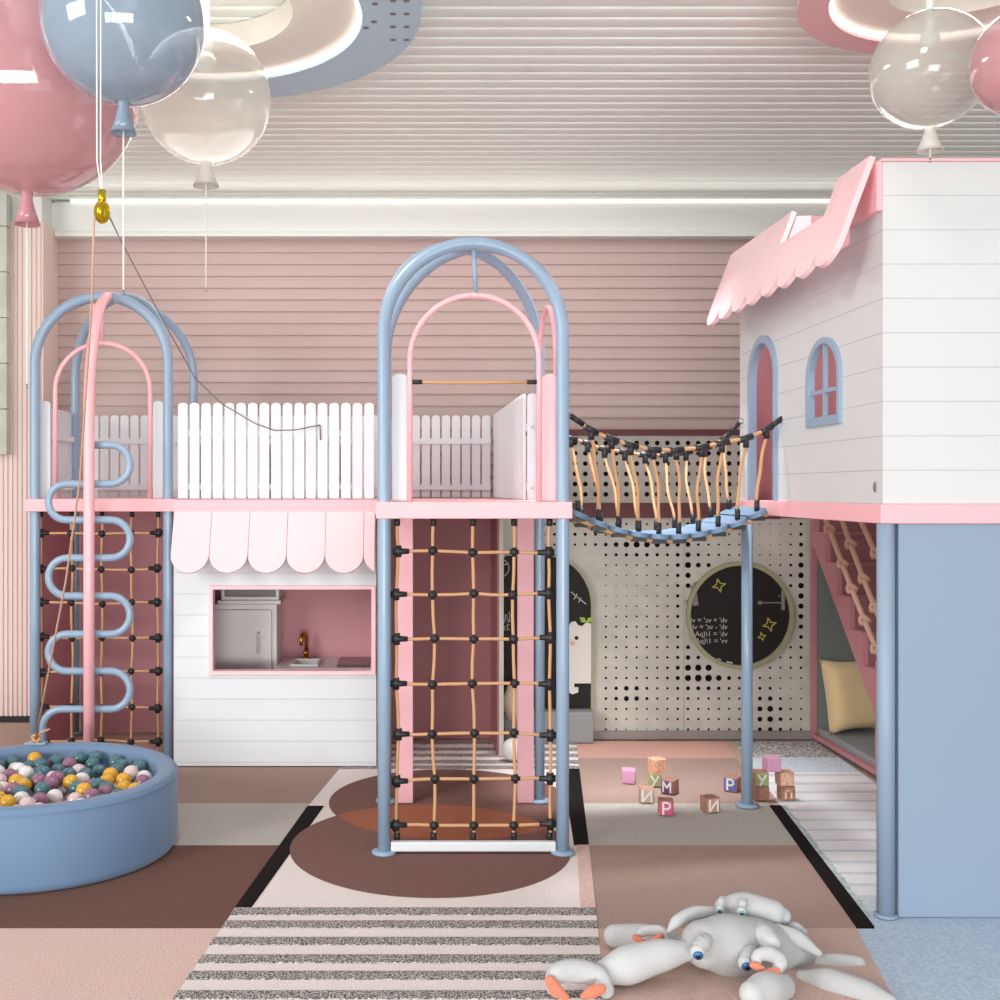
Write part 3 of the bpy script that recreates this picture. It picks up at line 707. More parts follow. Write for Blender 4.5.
bm = prism(NB(), [(HX + .03, HZ), (HX - .03, HZ - .005), (HX - .088, nz + .06), (HX + .03, nz)], [], XZ, n1 - .012, n1 - .001); obj('roof_gusset', bm, 'pale_pink', t)
# door surround, window
ap = lambda e, y0, y1, z0, zs, zt: arch_poly(y0 - e, y1 + e, z0 - e, zs, 20, zt + e)
o_ = arch_poly(dY0, dY1, DT, dzs, 20, 2.215); i_ = arch_poly(dY0 + .03, dY1 - .03, DT + .001, dzs, 20, 2.18)
poly = [o_[1]] + o_[2:] + [o_[0]] + [i_[0]] + i_[2:][::-1] + [i_[1]]
poly = o_[1:] + [o_[0], i_[0]] + i_[2:][::-1] + [i_[1]]
bm = prism(NB(), poly, [], YZ, HX - .014, HX + .022); obj('doorway_surround', bm, 'blue_metal', t)
bm = prism(NB(), arch_poly(wY0, wY1, wz0_, 1.95, 20, wzt), [arch_poly(wY0 + .026, wY1 - .026, wz0_ + .036, 1.95, 20, wzt - .026)], YZ, HX - .014, HX + .016); wf = obj('arched_window_frame', bm, 'blue_metal', t, bevel=.004)
zm = 1.5 + (490 - 391) * 4.28 / FPX; ym = (wY0 + wY1) / 2
bm = NB(); box(bm, HX - .004, HX + .012, wY0 + .027, wY1 - .027, zm - .008, zm + .008); obj('glazing_bar', bm, 'blue_metal', wf)
bm = NB(); box(bm, HX - .006, HX + .010, ym - .007, ym + .007, wz0_ + .037, wzt - .027); obj('glazing_bar', bm, 'blue_metal', wf)
cb = P(874, 487, 3.83); bm = ball(NB(), (HX - .001, 3.83, cb.z), .02, 12, 8, (.3, .55, 1)); obj('cable_hole', bm, 'appliance_dark', t)
# below
bm = NB(); box(bm, P(898.5, 0, 3.776).x, HX1, 3.776, 3.806, .0085, DB - .001); obj('blue_side_panel', bm, 'blue_panel', t)
fpx = P(888.8, 0, 3.762).x
bm = tube(NB(), [(fpx, 3.786, .012), (fpx, 3.786, DB - .001)], .030, 20); obj('post', bm, 'blue_panel', t); obj('foot_plate', lathe(NB(), [(.040, 0), (.040, .006), (.032, .010)], (fpx, 3.786, .0085), 24), 'blue_panel', t)
rx, ry = P(747, 0, 5.10).x, 5.10
bm = tube(NB(), [(rx, ry, .012), (rx, ry, DT - .07)], .0255, 20); obj('post', bm, 'blue_metal', t); obj('foot_plate', flange(NB(), rx, ry, .028), 'blue_metal', t)
bm = NB(); box(bm, rx - .028, HX + .1, ry - .028, ry + .028, DB - .02, DB - .001); obj('post_bracket', bm, 'maroon', t)

# ------------------------------------------------------------------ staircase with reading nook
t = thing('staircase', 'rose painted staircase with a cushioned nook underneath', 'stairs', (2.9, 6.0, 0))
SX, SX1 = 2.452, 3.35
steps = [(6.23, 1.252), (6.07, 1.085), (5.90, .912), (5.73, .742), (5.56, .571), (5.39, .40), (5.22, .23)]
prev = 6.46
poly = []
for k, (y, z) in enumerate(steps): pass
# stringer: saw-tooth above, straight below
top = [(6.455, 1.36), (6.395, 1.36)]
zprev = 1.36; 
saw = [(6.455, 1.385), (6.40, 1.385), (6.40, 1.252)]
for k, (y, z) in enumerate(steps):
    zn = steps[k + 1][1] if k + 1 < len(steps) else .06
    saw += [(y, z), (y, zn)]
low = [(5.22, .06), (5.535, .06), (5.535, .30), (6.40, 1.16), (6.455, 1.16)]
bm = prism(NB(), saw + low[1:], [], YZ, SX, SX + .03); obj('stringer', bm, 'rose_stair_lit', t)
prevy = 6.455
pts = [(6.455, 1.385, 6.40)]
allst = [(6.40, 1.385)] + steps
for k, (y, z) in enumerate(allst):
    yb_ = 6.455 if k == 0 else allst[k - 1][0]
    zn = allst[k + 1][1] if k + 1 < len(allst) else .06
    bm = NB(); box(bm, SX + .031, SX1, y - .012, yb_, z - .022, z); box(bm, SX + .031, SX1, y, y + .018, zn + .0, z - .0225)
    obj('step', bm, 'rose_step_shaded', t)
bm = NB()
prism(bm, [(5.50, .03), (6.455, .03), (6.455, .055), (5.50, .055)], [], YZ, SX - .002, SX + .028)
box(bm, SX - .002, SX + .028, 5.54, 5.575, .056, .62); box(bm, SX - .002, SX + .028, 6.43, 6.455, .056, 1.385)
obj('nook_frame', bm, 'rose_stair_lit', t)
bm = NB(); box(bm, SX + .03, SX1, 5.58, 6.42, .03, .088); obj('nook_mat', bm, 'foam_grey', t, bevel=.01)
bm = NB(); box(bm, SX + .03, SX1, 6.422, 6.452, .089, 1.15); obj('nook_back_panel', bm, 'foam_greygreen', t)
# cushion standing on its corner edge against the nook back panel
t = thing('cushion', 'square gold cushion leaning in the grey nook under the stairs', 'cushion', (2.66, 6.25, .08))
def cushion(name, m, parent, c, w, h, th, rx_, ry_, rz_):
    bm = NB(); n = 14; G = {}
    for s in (1, -1):
        for i in range(n + 1):
            for j in range(n + 1):
                u, v = -1 + 2 * i / n, -1 + 2 * j / n
                e = (1 - u ** 4) * (1 - v ** 4); pin = 1 - .14 * (1 - abs(u) ** 2) * abs(v) ** 3; pin2 = 1 - .14 * (1 - abs(v) ** 2) * abs(u) ** 3
                G[s, i, j] = bm.verts.new((u * w / 2 * pin2, s * th / 2 * e ** .45, v * h / 2 * pin))
    for s in (1, -1):
        for i in range(n):
            for j in range(n): bm.faces.new((G[s, i, j], G[s, i + 1, j], G[s, i + 1, j + 1], G[s, i, j + 1])).smooth = True
    bmesh.ops.remove_doubles(bm, verts=bm.verts[:], dist=.0005)
    R_ = Matrix.Rotation(rz_, 4, 'Z') @ Matrix.Rotation(rx_, 4, 'X') @ Matrix.Rotation(ry_, 4, 'Y')
    bm.transform(Matrix.Translation(c) @ R_)
    return obj(name, bm, m, parent, True)
cc = P(852, 697, 6.25)
cushion('cover', 'cushion_gold', t, Vector((cc.x + .045, 6.30, .089 + .219)), .40, .44, .17, -.17, -.05, .12)
# knotted ropes
def knot_rope(label, a, b, ks, end):
    t = thing('knotted_rope', label, 'rope', (a.x, a.y, 0), 'knotted ropes beside the stairs')
    obj('cord', tube(NB(), [a + (b - a) * (i / 12) + Vector((0, 0, -.02 * math.sin(PI * i / 12))) for i in range(13)], .013, 10), 'pale_rope', t)
    for k in ks:
        c = a + (b - a) * k + Vector((0, 0, -.02 * math.sin(PI * k)))
        d = (b - a).normalized(); bm = NB()
        s = d.cross(Vector((0, 1, 0))).normalized(); w = d.cross(s)
        tube(bm, [c + (s * math.cos(q) + w * math.sin(q)) * .02 + d * (.012 * math.sin(2 * q)) for q in [2 * PI * i / 16 for i in range(16)]], .0105, 8, closed=True)
        tube(bm, [c + (s * math.cos(q) * .9 + d * math.sin(q)) * .022 for q in [2 * PI * i / 16 for i in range(16)]], .009, 8, closed=True)
        obj('knot', bm, 'pale_rope', t)
dn = 5.45
knot_rope('longest knotted rope, lowest beside the rose stair steps', P(823, 512, 5.6), P(893, 688, 4.98), (.10, .30, .44, .62, .78), 0)
knot_rope('middle knotted rope slanting in front of the rose steps', P(839, 512, 5.6), P(893, 650, 5.05), (.23, .48, .69), 0)
knot_rope('shortest knotted rope, high beside the blue post', P(857, 512, 5.6), P(898, 594, 5.12), (.48,), 0)

# ------------------------------------------------------------------ rope bridge
t = thing('rope_bridge', 'sagging rope bridge of blue treads between tower and playhouse door', 'bridge', (1.18, 4.8, 1.3))
NPL = 10
def sag(s): return 4 * s * (1 - s)
near0, near1 = Vector((0.757, 4.60, 1.396)), Vector((1.565, 4.74, 1.396))
far0, far1 = Vector((0.757, 5.02, 1.396)), Vector((1.565, 5.14, 1.396))
pl_near, pl_far = [], []
for k in range(NPL):
    s = k / (NPL - 1)
    a = near0.lerp(near1, s); b = far0.lerp(far1, s); dz = -.098 * sag(s); a.z += dz; b.z += dz
    pl_near.append(a); pl_far.append(b)
for k in range(NPL):
    a, b = pl_near[k], pl_far[k]
    sl = ((pl_near[min(k + 1, NPL - 1)] - pl_near[max(k - 1, 0)])); pitch = math.atan2(sl.z, sl.x)
    d = Vector((b.x - a.x, b.y - a.y, 0)); l = d.length; w = .088; bm = NB()
    pol = [(w / 2 * math.cos(PI + PI * i / 10), w / 2 * math.sin(PI + PI * i / 10)) for i in range(11)] + [(w / 2 * math.cos(PI * i / 10), l + w / 2 * math.sin(PI * i / 10)) for i in range(11)]
    e1 = Vector((math.cos(pitch), 0, math.sin(pitch))); e3 = Vector((-math.sin(pitch), 0, math.cos(pitch)))
    fn = lambda u, v, q: a + e1 * u + d.normalized() * v + e3 * q
    tr = obj('tread', prism(bm, pol, [], fn, -.011, .011), 'tread_blue', t, bevel=.004)
    for c in (a, b):
        bm = tube(NB(), [c + Vector((0, 0, .012)), c + Vector((0, 0, .06))], .012, 10); obj('rope_socket', bm, 'black_plastic', tr)
        bm = NB(); box(bm, c.x - .03, c.x + .03, c.y - .02, c.y + .02, c.z - .030, c.z - .012); obj('tread_clip', bm, 'black_plastic', tr)
for side, PLX in (('near', pl_near), ('far', pl_far)):
    bm = tube(NB(), [PLX[0] + Vector((-.04, 0, -.002))] + [p + Vector((0, 0, -.021)) for p in PLX] + [PLX[-1] + Vector((.05, 0, -.002))], .009, 8)
    obj('tread_rope', bm, 'rope', t)
def handrail(pix, PLX, kind):
    n = len(pix); q = [P(*p) for p in pix]
    sm = []
    for i in range(n - 1):
        p0, p1, p2, p3 = q[max(i - 1, 0)], q[i], q[i + 1], q[min(i + 2, n - 1)]
        for j in range(4):
            u = j / 4; sm.append(0.5 * ((2 * p1) + (p2 - p0) * u + (2 * p0 - 5 * p1 + 4 * p2 - p3) * u * u + (3 * p1 - p0 - 3 * p2 + p3) * u ** 3))
    sm.append(q[-1])
    obj('hand_rope', tube(NB(), sm, .0082, 8), 'rope', t)
    obj('rope_end_cap', tube(NB(), [q[0], q[0].lerp(q[1], .6)], .0125, 10), 'black_plastic', t)
    obj('rope_end_cap', tube(NB(), [q[-2].lerp(q[-1], .35), q[-1]], .0125, 10), 'black_plastic', t)
    for p in (q[0], q[-1]):
        s = 1 if p is q[0] else -1
        obj('eye_bolt', tube(NB(), [p + Vector((-.014 * s + .012 * math.cos(a), 0, .012 + .012 * math.sin(a))) for a in [2 * PI * i / 12 for i in range(12)]], .0035, 6, closed=True), 'steel', t)
    for i in range(1, n - 1):
        c = q[i]; d = (q[i + 1] - q[i - 1]).normalized(); bm = NB()
        tube(bm, [c - d * .032, c + d * .032], .0145, 10); tube(bm, [c + Vector((0, 0, .004)), c + Vector((0, 0, -.042))], .0135, 10)
        obj('rope_connector', bm, 'black_plastic', t)
        b = PLX[min(max(i, 0), NPL - 1)] + Vector((0, 0, .05)); a = c + Vector((0, 0, -.03))
        sw_ = .009 * (1 if i < n / 2 else -1); pts = []
        for j in range(11):
            u = j / 10; p = a.lerp(b, u); p.x += sw_ * math.sin(PI * u) + .003 * math.sin(3 * PI * u + i); pts.append(p)
        obj('hanger_rope', tube(NB(), pts, .0072, 8), 'rope', t)
def nr(x, y): return (560 + x / 4.167, 380 + y / 4.167)
near_pix = [(45, 150), (130, 208), (215, 246), (295, 272), (390, 290), (485, 292), (590, 280), (675, 262), (775, 242), (862, 205), (925, 160)]
pn = [nr(*p) + (4.47 + (4.775 - 4.47) * i / 10,) for i, p in enumerate(near_pix)]
handrail(pn, pl_near, 1)
far_pix = [(-40, 225), (45, 244), (115, 265), (185, 288), (270, 300), (355, 312), (440, 310), (525, 300), (605, 285), (690, 238), (745, 180)]
pf = [nr(*p) + (5.10 + (5.30 - 5.10) * i / 10,) for i, p in enumerate(far_pix)]
handrail(pf, pl_far, 1)

# ------------------------------------------------------------------ ball pit and balls
BC = Vector((-1.497, 4.525)); BR = .556; BH = .312
t = thing('ball_pit', 'round blue foam ball pit filled with plastic balls', 'ball pit', (BC.x, BC.y, RZ))
prof = [(BR - .05, .0), (BR - .012, .0), (BR - .002, .012), (BR, .03), (BR, BH - .025), (BR - .008, BH - .006), (BR - .022, BH), (BR - .062, BH), (BR - .078, BH - .008), (BR - .085, BH - .03), (BR - .085, .165), (.02, .165)]
bm = lathe(NB(), prof, (BC.x, BC.y, RZ), 96); obj('foam_wall', bm, 'pit_blue', t)
bm = tube(NB(), [(BC.x + (BR - .0005) * math.cos(a), BC.y + (BR - .0005) * math.sin(a), BH - .012) for a in [2 * PI * i / 96 for i in range(96)]], .0035, 6, closed=True); obj('piping', bm, 'pit_blue', t)
kx, ky = P(37, 0, 5.02).x, 5.005
bm = NB(); box(bm, kx - .05, kx + .05, ky - .02, ky + .025, BH + RZ + .0005, BH + RZ + .012); obj('rope_pad', bm, 'blue_panel', t, bevel=.004)
names = ['teal', 'yellow', 'mauve', 'white', 'blush']; wts = [.34, .17, .17, .20, .12]
protos = {}
labs = dict(teal='glossy teal plastic ball lying in the blue ball pit', yellow='glossy yellow plastic ball lying in the blue ball pit', mauve='dull mauve plastic ball lying in the blue ball pit', white='plain white plastic ball lying in the blue ball pit', blush='pale blush pink plastic ball lying in the blue ball pit')
br = .0335
def put_ball(n, p):
    if n not in protos:
        o = obj('plastic_ball', ball(NB(), (0, 0, 0), br, 20, 14), 'ball_' + n, None, True); protos[n] = o
    else:
        o = protos[n].copy(); C.objects.link(o)
    o.location = p; tag(o, labs[n], 'ball', 'plastic balls in the ball pit')
rnd = random.Random(21)
pos = []
Rin = BR - .085 - br - .002
def try_layer(z0, z1, count, pad, tries=9000, reg=Rin):
    c_ = 0
    for _ in range(tries):
        if c_ >= count: break
        a = rnd.uniform(0, 2 * PI); r_ = reg * math.sqrt(rnd.random()); p = Vector((BC.x + r_ * math.cos(a), BC.y + r_ * math.sin(a), rnd.uniform(z0, z1)))
        if all((p - o).length > 2 * br * pad for o in pos): pos.append(p); c_ += 1
try_layer(.2105, .2115, 190, 1.0, 20000)
# second layer rests in the hollows of the first
base = list(pos)
def settle(p2):
    z = .2105
    for o in pos:
        h = math.hypot(p2[0] - o.x, p2[1] - o.y)
        if h < 2 * br: z = max(z, o.z + math.sqrt(4 * br * br - h * h))
    return z
for _ in range(5000):
    if len(pos) > 225: break
    a = rnd.uniform(0, 2 * PI); r_ = Rin * math.sqrt(rnd.random()); p = (BC.x + r_ * math.cos(a), BC.y + r_ * math.sin(a)); z = settle(p)
    if z < .275: pos.append(Vector((p[0], p[1], z)))
for p in pos: put_ball(rnd.choices(names, wts)[0], p)
# hoist: pulley, rope and wires
pd = 2.48
pc = P(102, 212, pd)
t = thing('pulley', 'shiny brass pulley hanging from the ceiling on thin wires', 'pulley', (pc.x, pc.y, pc.z - .05))
bm = tube(NB(), [pc + Vector((-.008, 0, 0)), pc + Vector((.008, 0, 0))], .024, 24); ball(bm, pc, .027, 20, 14, (.7, .55, 1)); obj('wheel_housing', bm, 'brass', t)
bm = tube(NB(), [pc + Vector((0, 0, .018)), pc + Vector((0, 0, .05))], [.010, .009], 12); obj('swivel', bm, 'brass', t)
tp = P(100.5, 203, pd)
for dx in (-.006, .006): obj('wire', tube(NB(), [(pc.x + dx * .2, pd, pc.z + .045), (tp.x - .004 + dx * .7, pd, pc.z + .12), (tp.x - .004 + dx, pd, CZ + .01)], .0017, 6), 'cord_white', t)
bm = NB()
k0 = Vector((kx, ky, BH + RZ + .03))
q = [P(94, 218, pd), P(92, 300, 2.72), P(80, 480, 3.36), P(66, 580, 3.87), P(47, 680, 4.55), k0]
tube(bm, q, [.0026, .0028, .0034, .0038, .0044, .0048], 8)
o = obj('hoist_rope', bm, 'pale_rope'); tag(o, 'thin tan rope running from the brass pulley down to the ball pit rim', 'rope')
bm = NB(); tube(bm, [k0 + Vector((.018 * math.cos(a), .008 * math.sin(2 * a), .014 * math.sin(a))) for a in [2 * PI * i / 16 for i in range(16)]], .007, 8, closed=True)
tube(bm, [k0 + Vector((.012 * math.sin(2 * a), .012 * math.cos(a), .012 * math.sin(a) - .01)) for a in [2 * PI * i / 16 for i in range(16)]], .006, 8, closed=True)
tube(bm, [k0, k0 + Vector((.03, -.01, .03)), k0 + Vector((.07, -.02, .045))], .005, 8); tube(bm, [k0, k0 + Vector((-.01, -.01, -.012)), k0 + Vector((-.022, -.012, -.0165))], .005, 8)
obj('rope_knot', bm, 'rope', o)
bm = NB(); wp = [P(109, 216, pd), P(119, 237, 3.0), P(160, 315, 4.9), P(195, 378, 5.72), P(222, 404, 5.80), P(256, 424, 5.815), P(275, 430.5, 5.815), P(295, 430, 5.815), P(320, 425, 5.83)]
tube(bm, wp, [.0018, .0018, .0026, .003, .0036, .0036, .0036, .0036, .0036], 6); tube(bm, [P(320, 425, 5.83), P(320.5, 440, 5.836)], .004, 6)
tag(obj('hoist_wire', bm, 'appliance_dark'), 'thin dark cord sagging from the pulley to a white fence picket', 'cord')

# ------------------------------------------------------------------ balloon lamps
def balloon(label, x, y, r_px, d, colour, neck_len, cord_end_px, x_cord=None):
    c = P(x, y, d); r = r_px * d / FPX
    t = thing('balloon_lamp', label, 'lamp', (c.x, c.y, c.z), 'balloon lamps under the ceiling')
    prof = []
    for i in range(1, 25):
        a = PI * i / 24 - PI / 2
        if i == 24: a -= .03
        prof.append((r * math.cos(a), r * math.sin(a)))
    prof = [(r * .10, -r * 1.0)] + prof[1:]
    obj('globe', lathe(NB(), prof, c, 64, cap=False), 'balloon_' + colour, t)
    n0_ = -r * .985; w = 6.6 * d / FPX
    pr = [(w * .95, n0_), (w * .85, n0_ - neck_len * .25), (w * 1.3, n0_ - neck_len * .6), (w * 1.95, n0_ - neck_len), (w * 1.75, n0_ - neck_len * .985), (w * .7, n0_ - neck_len * .5)]
    nk = obj('neck', lathe(NB(), pr, c, 28, cap=False), 'neck_' + colour, t)
    ze = P(0, cord_end_px, d).z
    obj('pull_cord', tube(NB(), [(c.x, c.y, c.z - r * .97), (c.x, c.y, ze)], .0024, 8), 'cord_white', t)
    obj('cord_tip', tube(NB(), [(c.x, c.y, ze - .014), (c.x, c.y, ze)], .0034, 8), 'steel', t)
    bm = lathe(NB(), [(.012, 0), (.012, CZ + .01 - c.z - r + .02)], (c.x, c.y, c.z + r - .02), 20)
    obj('ceiling_stem', bm, 'wall_white', t)
    bm = ball(NB(), (c.x, c.y, c.z + r * .55), r * .16, 16, 12); tube(bm, [(c.x, c.y, c.z + r * .6), (c.x, c.y, c.z + r * .985)], r * .09, 12); obj('bulb', bm, 'wall_white', t)
    return t
balloon('big glossy pink balloon lamp behind the blue balloon', 27, 81, 112, 3.25, 'pink', .100, 384)
balloon('glossy blue balloon lamp overlapping the pink and the white balloon', 123.5, 22, 80.5, 2.75, 'blue', .082, 290)
balloon('translucent white balloon lamp beside the blue balloon', 206, 98, 65, 3.95, 'white', .088, 288)
balloon('translucent white balloon lamp above the white playhouse roof', 930, 70, 57, 3.3, 'white', .078, 158)
balloon('glossy pink balloon lamp cut by the frame above the playhouse', 1029, 62, 54, 2.85, 'pink', .07, 150)

# ------------------------------------------------------------------ ring lights on the ceiling
def ring_light(label, cx, cy, R_, rl, ri, col, rings_):
    zb = 3.30
    t = thing('ring_light', label, 'ceiling light', (cx, cy, zb), 'ring lights on the ceiling')
    bm = prism(NB(), disc(cx, cy, R_, 96), [disc(cx, cy, rl + .018, 96)], XY, zb, CZ - .002); obj('outer_ring', bm, col, t, bevel=.004)
    bm = prism(NB(), disc(cx, cy, rl + .017, 96), [disc(cx, cy, rl, 96)], XY, zb + .012, zb + .03); obj('led_strip', bm, 'led', t)
    bm = prism(NB(), disc(cx, cy, rl - .001, 96), [disc(cx, cy, ri, 96)], XY, zb + .03, CZ - .002); obj('inner_ring', bm, 'ring_cream', t, bevel=.004)
    return t
t = ring_light('large blue ceiling ring light beside the balloons', -.81, 4.1, .89, .648, .40, 'ring_blue', 0)
bm = NB()
for (px_, py_) in ((393, 14), (406.5, 14), (393, 27), (406.5, 27), (393, 40), (406.5, 40), (374, 22), (366, 28), (393, 1), (406.5, 1), (375, 4)):
    d_ = (3.2988 - EYE) * FPX / (490 - py_); x_ = (px_ - 400) * d_ / FPX
    bm.faces.new([bm.verts.new((x_ + .0125 * math.cos(2 * PI * q / 12), d_ + .0125 * math.sin(2 * PI * q / 12), 3.2988)) for q in range(12)])
obj('perforation', bm, 'appliance_dark', t)
ring_light('smaller pink ceiling ring light beside the white balloon', 2.06, 3.87, .60, .47, .29, 'ring_pink', 0)

# ------------------------------------------------------------------ letter blocks
S = .068
STROKES = {'N': [[(-.3, .38), (-.3, -.38), (.3, .38), (.3, -.38)]],
           'P': [[(-.2, -.38), (-.2, .38), (.1, .38), (.24, .28), (.24, .08), (.1, -.04), (-.2, -.04)]],
           'y': [[(-.26, .3), (0, -.1)], [(.26, .3), (-.12, -.4)]],
           'M': [[(-.28, -.36), (-.28, .36), (0, -.05), (.28, .36), (.28, -.36)]],
           'A': [[(-.26, -.36), (0, .36), (.26, -.36)], [(-.14, -.08), (.14, -.08)]],
           'I': [[(0, -.36), (0, .3)]], 'n': [[(-.2, -.3), (-.2, .2), (.1, .26), (.2, .15), (.2, -.3)]]}
def block(label, x, yb, rot, body, face=None, letter=None, lm='letter_white', z=None, d=None, side=None):
    if d is None: p = FL(x, yb, RZ); p.y += S * .5; p.x = (x + 1.5 - 400) * (p.y - S * .5) / FPX; zb = RZ + .0005
    else: p = P(x + 1.5, 0, d); p.y = d + S * .5; zb = z
    t = thing('letter_block', label, 'toy block', (p.x, p.y, zb), 'letter blocks on the rug'); t.rotation_euler.z = math.radians(rot)
    def add(name, bm, m, bev=0.0):
        o = obj(name, bm, m, None, bevel=bev); o.parent = t; o.location = (0, 0, 0); return o
    bm = NB(); box(bm, -S / 2, S / 2, -S / 2, S / 2, 0, S); add('body', bm, body, .004)
    if face:
        bm = NB(); box(bm, -S / 2 + .004, S / 2 - .004, -S / 2 - .0012, -S / 2 + .002, .004, S - .004); add('painted_face', bm, face, .001)
    if side:
        bm = NB(); box(bm, S / 2 - .002, S / 2 + .0012, -S / 2 + .004, S / 2 - .004, .004, S - .004); add('painted_face', bm, side, .001)
    if letter:
        bm = NB()
        for st in STROKES[letter]: stroke(bm, [(u * S, S / 2 + v * S) for u, v in st], S * .13, XZ, -S / 2 - .0028, -S / 2 - .0013)
        add('letter', bm, lm)
    return t
def zoff(k): return RZ + .0005 + k * (S + .0006)
block('plain pink toy block lying apart, farthest left of the blocks', 628.5, 784, -12, 'block_pink', 'block_pink')
d1 = 1.5 * FPX / (786 - 490)
block('green letter block under the tilted orange block', 655, 787, -14, 'wood_block', 'block_green', 'y')
block('orange wooden block stacked on the green letter block', 657, 0, 20, 'wood_orange', None, None, z=zoff(1), d=FL(655, 787, RZ).y, side='wood_block')
block('beige block with a pale letter in front of the green one', 646.5, 803.5, -8, 'wood_block', 'block_beige', 'N')
block('wooden block with a plum lettered face beside the green block', 670, 794.5, -38, 'wood_brown', 'block_plum', 'M')
block('magenta block with a white letter P, nearest of the blocks', 666, 816, -10, 'wood_brown', 'block_magenta', 'P')
block('lone wooden block with a pale letter in the middle of the rug', 710.5, 813, 14, 'wood_brown', 'wood_block', 'N')
block('wooden block with a blue lettered face close beside the post', 733, 792, -36, 'wood_brown', 'block_blue', 'P')
block('plain brown block supporting the second green letter block by the post', 761, 801, 0, 'wood_brown')
db = FL(761, 801, RZ).y
block('green letter block stacked on a brown block beside the post', 760.5, 0, 0, 'wood_brown', 'block_green', 'y', z=zoff(1), d=db)
block('brown block with a pale square mark at the pile end', 787, 801, 0, 'wood_brown', 'wood_brown', 'n', 'letter_peach')
block('orange block with a pale letter stacked at the pile end', 785.5, 0, 4, 'wood_block', 'wood_orange', 'A', 'letter_peach', z=zoff(1), d=db)
block('pink block on top of the pile beside the blue post', 772.5, 0, 6, 'block_pink', 'block_pink', None, z=zoff(2), d=db)

# ------------------------------------------------------------------ plush lobsters
def eye(parent, c, r, iris, lid, look):
    look = Vector(look).normalized()
    e = obj('eye', ball(NB(), c, r, 16, 12), 'plush_white', parent, True)
    q = look.to_track_quat('Z', 'Y').to_matrix()
    obj('iris', ball(NB(), Vector(c) + look * r * .55, r * .72, 16, 10, (1, 1, .75), rot=q), iris, e, True)
    obj('pupil', ball(NB(), Vector(c) + look * r * .95, r * .36, 12, 8, (1, 1, .6), rot=q), 'eye_black', e, True)
    obj('eyelid', blob(NB(), lid, [r * .95, r * 1.12, r * 1.0], 14, 4), 'plush', parent, True)
def claw(parent, pts, rs, tips):
    cl = obj('claw', blob(NB(), pts, rs, 16, 6), 'plush_white', parent, True)
    for tp_, tr in tips: obj('claw_tip', blob(NB(), tp_, tr, 14, 4), 'plush_orange', cl, True)
    return cl
t = thing('plush_lobster', 'large grey plush lobster with blue eyes sprawled on the rug', 'plush toy', (1.02, 3.35, RZ))
obj('body', blob(NB(), [P(705, 944, 3.33), P(728, 945, 3.36), P(757, 947, 3.40), P(787, 953, 3.44), P(812, 962, 3.46)], [.072, .092, .087, .066, .040], 24, 6), 'plush', t, True)
eye(t, P(697.5, 952, 3.228), .023, 'eye_blue', [P(705, 941, 3.262), P(702.5, 944, 3.252), P(699.5, 946.5, 3.243)], (-.15, -1, -.25))
eye(t, P(745.5, 963, 3.238), .023, 'eye_blue', [P(750.5, 952, 3.278), P(748.5, 955, 3.266), P(747, 957.5, 3.254)], (-.1, -1, -.25))
obj('arm', blob(NB(), [P(686, 951, 3.30), P(658, 956, 3.28), P(628, 965, 3.26), P(606, 972, 3.25)], [.030, .048, .056, .038], 18, 6), 'plush_white', t, True)
claw(t, [P(552, 987, 3.16), P(557, 974, 3.18), P(575, 971, 3.20), P(597, 976, 3.20), P(606, 990, 3.17)], [.020, .030, .034, .032, .024],
     [([P(550, 981, 3.135), P(556, 990, 3.12), P(566, 997, 3.11)], [.016, .020, .010]), ([P(601, 989, 3.125), P(592, 992, 3.12), P(583, 996, 3.11)], [.015, .018, .008])])
obj('arm', blob(NB(), [P(615, 936, 3.52), P(645, 937, 3.50), P(672, 941, 3.47), P(690, 942, 3.44)], [.036, .040, .030, .022], 18, 6), 'plush_white', t, True)
obj('arm', blob(NB(), [P(752, 994, 3.08), P(766, 990, 3.13), P(781, 987, 3.2)], [.036, .050, .040], 18, 6), 'plush_white', t, True)
obj('leg', blob(NB(), [P(810, 963, 3.43), P(835, 963, 3.42), P(858, 964, 3.42)], [.018, .029, .024], 16, 6), 'plush_white', t, True)
obj('leg', blob(NB(), [P(802, 977, 3.32), P(830, 983, 3.26), P(862, 992, 3.20), P(890, 1001, 3.16)], [.020, .042, .038, .020], 16, 6), 'plush', t, True)
t = thing('plush_lobster', 'small pale plush lobster lying across the big grey one', 'plush toy', (1.1, 3.5, .11))
obj('body', blob(NB(), [P(724, 907, 3.50), P(745, 907, 3.50), P(772, 913, 3.50), P(782, 916, 3.50)], [.030, .046, .042, .028], 20, 6), 'plush_white', t, True)
eye(t, P(720, 909.5, 3.440), .013, 'eye_teal', [P(722, 900, 3.462), P(721.5, 901.5, 3.458), P(721, 903, 3.454)], (-.4, -1, -.2))
eye(t, P(741.5, 911.5, 3.428), .015, 'eye_teal', [P(743, 902, 3.452), P(742.5, 903.5, 3.449), P(742, 905, 3.446)], (-.2, -1, -.2))
obj('arm', blob(NB(), [P(717, 911, 3.47), P(695, 913, 3.45), P(678, 921, 3.42), P(669, 931, 3.40)], [.012, .021, .020, .008], 14, 6), 'plush_white', t, True)
claw(t, [P(637, 936, 3.405), P(645, 931, 3.41), P(660, 931, 3.41), P(666, 938, 3.40)], [.010, .016, .017, .012],
     [([P(635, 937, 3.385), P(640, 941, 3.38), P(646, 942, 3.38)], [.009, .012, .006]), ([P(660, 936, 3.385), P(655, 940, 3.38), P(650, 942, 3.38)], [.009, .010, .005])])
obj('arm', blob(NB(), [P(760, 925, 3.38), P(765, 936, 3.33), P(771, 943, 3.29)], [.014, .035, .030], 16, 6), 'plush_white', t, True)
